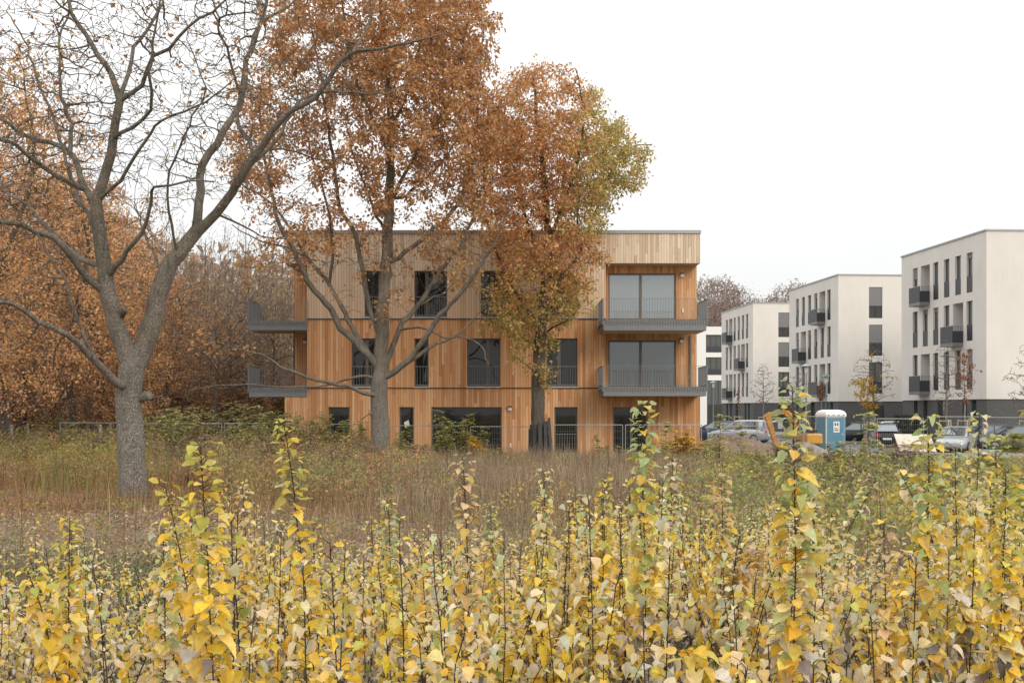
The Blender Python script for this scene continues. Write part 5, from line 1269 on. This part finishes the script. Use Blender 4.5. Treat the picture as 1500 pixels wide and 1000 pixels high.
# ------------------------------------------------------------------ the poplar thicket in the foreground
TOPC = [(3, (.62, .58, .28)), (2, (.48, .53, .29)), (2, (.72, .61, .24)), (1.2, (.36, .43, .18)), (1.2, (.55, .60, .42)), (1.6, (.74, .66, .46))]
MIDC = [(2.7, (.82, .57, .08)), (3.8, (.82, .67, .28)), (.9, (.72, .46, .06)), (5, (.82, .72, .47)), (1, (.62, .58, .17)), (.6, (.44, .47, .14)), (2.2, (.76, .71, .58))]
LOWC = [(3, (.72, .62, .43)), (2.2, (.79, .55, .10)), (2.4, (.48, .43, .37)), (2.6, (.60, .56, .49)), (2.4, (.27, .24, .205)), (1.9, (.73, .71, .66)), (1.5, (.12, .10, .085))]
GREENC = [(3, (.42, .49, .25)), (2, (.53, .58, .33)), (2, (.66, .57, .16)), (1, (.32, .39, .17))]
def sapling(seed, h, nleaf, size, pal3, nbr=2, lean=(0, 0), label=None, group=None, start=.12, sway=.03, dense=4.2, lsc=.57, topf=.92):
    rng = np.random.default_rng(seed); chains = []; stems = []
    def stem(b, tip, r0, n=12):
        u = np.linspace(0, 1, n)[:, None]; w = np.cumsum(rng.normal(0, sway * h / n, (n, 3)), 0); w[:, 2] = 0
        bend = np.array([0, 0, 0.]) + (tip - b) * u; bend[:, 2] = b[2] + (tip[2] - b[2]) * u[:, 0] ** .96
        pts = np.c_[b[0] + (tip[0] - b[0]) * u[:, 0] ** 1.5, b[1] + (tip[1] - b[1]) * u[:, 0] ** 1.5, bend[:, 2]] + w
        chains.append((pts, np.linspace(r0, .0018, n), 6)); stems.append(pts); return pts
    main = stem(np.array([0, 0, -.05]), np.array([lean[0], lean[1], h]), .0022 + .0009 * h)
    for k in range(nbr):
        a = rng.random() * 6.283
        if nbr > 3 and k % 2:      # another shoot from the same root
            q = np.array([math.cos(a) * .10, math.sin(a) * .10, -.05]); ln = h * rng.uniform(.62, .95)
            stem(q, q + np.array([math.cos(a) * ln * .12, math.sin(a) * ln * .12, ln]), .0027, 11); continue
        q = main[rng.integers(1, 7)]; ln = h * rng.uniform(.25, .5)
        stem(q, q + np.array([math.cos(a) * ln * .38, math.sin(a) * ln * .38, ln]), .0028, 8)
    P_, A_, N_, S_, Hh = [], [], [], [], []
    share = np.array([len(s_) * (1.6 if i == 0 else .9) for i, s_ in enumerate(stems)]); share = share / share.sum()
    for s_, sh_ in zip(stems, share):
        n = max(5, int(nleaf * sh_ * dense))
        fs = start + (1.0 - start) * ((np.arange(n) + rng.random(n)) / n) if s_ is main else .1 + .9 * ((np.arange(n) + rng.random(n)) / n)
        ang = rng.random() * 6.283
        for f in fs:
            ang += 2.4 + rng.normal(0, .35); i = f * (len(s_) - 1); j = min(int(i), len(s_) - 2); q = s_[j] + (s_[j + 1] - s_[j]) * (i - j)
            fh = q[2] / h
            out = np.array([math.cos(ang), math.sin(ang), 0])
            pet = size * rng.uniform(.25, .6)
            up = .55 * fh - .1 + rng.normal(0, .2)
            e = q + out * pet * .9 + np.array([0, 0, up * pet])
            chains.append((np.stack([q, (q + e) / 2 + np.array([0, 0, .12 * pet]), e]), np.array([.0013, .0011, .0009]), 3))
            droop = np.clip(1.9 - 1.9 * fh + rng.normal(0, .4), -.15, 4)
            ax = out * 1.0 + np.array([0, 0, -droop]) + rng.normal(0, .22, 3); nr = out * np.clip(droop, .15, 1.5) + np.array([0, 0, 1.]) + rng.normal(0, .3, 3)
            P_.append(e); A_.append(ax); N_.append(nr); Hh.append(fh)
            S_.append(size * lsc * rng.uniform(.55, 1.25) * (1 - .42 * max(0, fh - .72) / .28) * (1 if fh > .3 else .85))
    n = len(P_); Hh = np.array(Hh); top, mid, low = (pick(rng, p, n, .11) for p in pal3)
    u = Hh + rng.normal(0, .09, n); c = np.where((u > topf)[:, None], top, np.where((u > .55)[:, None], mid, low))
    o = empty('poplar_sapling', (0, 0, -200), 0, label, 'sapling', group)
    link('stem', tubes('stem', chains), 'stem_red', o)
    link('leaves', leaves('leaves', 'poplar', np.array(P_), np.array(A_), np.array(N_), np.array(S_), c, np.where(Hh < .4, rng.uniform(.6, 3.4, n), rng.uniform(.3, 2.0, n)), .022, seed), 'leaf_poplar', o)
    return o
NORM = (TOPC, MIDC, LOWC); PALE = ([(3, (.62, .50, .30)), (1, (.60, .44, .16))], [(3, (.76, .58, .28)), (2, (.78, .52, .08)), (1.6, (.72, .60, .40))], LOWC)
YEL3 = ([(3, (.52, .46, .10)), (2, (.62, .48, .10)), (1, (.45, .47, .14))], [(4, (.83, .57, .07)), (3, (.82, .64, .19)), (.8, (.72, .45, .045)), (1.6, (.80, .69, .42))], LOWC)
GRN3 = (GREENC, [(2.6, (.76, .58, .13)), (1.2, (.50, .53, .20)), (1.6, (.78, .51, .06)), (1.4, (.76, .62, .33))], LOWC)
heroes = [  # px at the tip, py of the tip, distance, pixel at which the stem stands at half height, leaf length, leaves, palette, words
  (410, 617, 4.4, 468, .078, 44, YEL3, 'tall leaning poplar sapling with bright yellow leaves, before the left end of the timber house'),
  (309, 652, 4.0, 326, .088, 50, YEL3, 'tall poplar sapling with a dense yellow-green top, right of the half-bare oak trunk'),
  (676, 668, 4.8, 690, .072, 30, PALE, 'thin poplar sapling with few cream-coloured leaves, below the wide ground floor window'),
  (1156, 566, 4.1, 1160, .092, 64, GRN3, 'tallest poplar sapling, pale green tip and big yellow leaves, before the excavator arm'),
  (940, 592, 5.4, 948, .085, 66, GRN3, 'tall poplar sapling with a whitish-green tip in front of the right-hand ground floor window'),
  (795, 690, 6.4, 806, .074, 54, NORM, 'pale yellow poplar sapling standing below the boarded trunk of the slim oak'),
  (1362, 612, 4.9, 1366, .088, 64, GRN3, 'tall green-and-yellow poplar sapling before the silver hatchback'),
  (1424, 606, 5.6, 1418, .075, 46, NORM, 'yellow poplar sapling with rounded leaves at the fence post near the grey car'),
  (1392, 655, 5.8, 1400, .078, 50, GRN3, 'greenish poplar sapling between the silver hatchback sapling and the round-leaved one'),
  (1060, 700, 6.0, 1064, .078, 56, PALE, 'cream and yellow poplar sapling below the earth heap'),
  (571, 735, 6.2, 578, .070, 36, GRN3, 'small poplar sapling with a bluish-green tip below the trunk of the tall russet oak'),
  (1186, 700, 6.0, 1190, .076, 48, NORM, 'yellow poplar sapling standing close behind the tallest sapling'),
  (102, 760, 4.6, 100, .074, 60, YEL3, 'bushy yellow poplar sapling alone at the left, below the old fence posts'),
  (232, 775, 4.7, 240, .074, 54, NORM, 'yellow poplar sapling below the foot of the half-bare oak'),
  (1290, 762, 4.8, 1300, .076, 46, PALE, 'cream-leaved poplar sapling under the black hatchback and the green weeds'),
  (718, 742, 7.0, 728, .070, 36, GRN3, 'slight green-tipped poplar sapling in front of the tall dry grass'),
  (985, 672, 6.6, 978, .076, 48, NORM, 'yellow poplar sapling just right of the one with the whitish-green tip'),
  (1470, 688, 4.6, 1460, .090, 60, YEL3, 'large-leaved yellow poplar sapling at the right end of the thicket'),
  (885, 700, 6.6, 878, .074, 60, YEL3, 'bushy yellow poplar sapling between the boarded trunk and the right-hand ground floor window'),
  (360, 705, 6.3, 366, .066, 60, PALE, 'pale small-leaved poplar sapling close behind the dense yellow-green top'),
]
for i, (px, py, Y, pm, sz, nl, pal, lab) in enumerate(heroes):
    h = EYE + (HOR - py) / F * Y; x, y = at(px, Y)
    lx = (px - pm) / F * Y * 1.55
    o = sapling(300 + i, h, int(nl * 1.35), sz, pal, 1 if nl > 40 else 0, (lx, random.uniform(-.08, .08)), lab, 'poplar saplings of the foreground thicket', .10 if nl > 40 else .25, .02, 6.0, .70, .86)
    o.location = (x - lx, y, 0)
GL = 'knee-to-chest-high poplar sapling in the crowded yellow thicket, lower than the free-standing tall ones'
pro = [sapling(400 + i, [1.25, 1.05, 1.4, .9, 1.15, 1.3, 1.0, 1.45, .8, 1.2, 1.1, 1.35][i], [78, 66, 84, 62, 72, 86, 64, 80, 54, 74, 70, 82][i], [.074, .07, .078, .066, .07, .072, .07, .08, .068, .074, .07, .076][i],
               [NORM, YEL3, NORM, PALE, NORM, YEL3, PALE, NORM, PALE, YEL3, NORM, PALE][i], 5, (random.uniform(-.12, .12), random.uniform(-.12, .12)), GL, 'poplar saplings of the foreground thicket', .05, .04) for i in range(12)]
rn = random.Random(21); cnt = 0; us = set(); spots = []
while cnt < 278:
    Y = math.sqrt(rn.uniform(4.0 ** 2, 11.5 ** 2)); px = rn.uniform(-40, 1540)
    x, y = at(px, Y)
    if px < 250 and rn.random() < (.62 if Y < 7.5 else .80): continue
    if 250 < px < 620 and Y > 9.5 and rn.random() < .55: continue
    if px > 760 and Y < 5.5 and rn.random() < .35: continue
    if any((x - a) ** 2 + (y - b) ** 2 < .10 ** 2 for a, b in spots): continue
    spots.append((x, y)); k = rn.randrange(12); o = pro[k]
    hi = [1.25, 1.05, 1.4, .9, 1.15, 1.3, 1.0, 1.45, .8, 1.2, 1.1, 1.35][k]
    prof = np.interp(px, [0, 60, 110, 160, 230, 270, 330, 380, 430, 500, 560, 640, 700, 760, 790, 840, 880, 950, 1000, 1060, 1120, 1160, 1200, 1260, 1290, 1340, 1400, 1450, 1500],
                     [800, 775, 780, 810, 800, 735, 705, 730, 750, 785, 775, 795, 785, 800, 740, 750, 735, 715, 710, 735, 755, 715, 745, 805, 770, 725, 700, 710, 705])
    tgt = EYE - (prof - 22 + abs(rn.gauss(0, 55)) - HOR) / F * Y
    s = min(1.6, max(.55, tgt / hi)); rz = rn.random() * 6.28
    sc = (s ** .5, s ** .5, s)
    if k in us: copy_tree(o, (x, y, 0), rz, sc)
    else: us.add(k); o.location = (x, y, 0); o.rotation_euler = (0, 0, rz); o.scale = sc
    cnt += 1
# bare leader canes and dead stalks between them
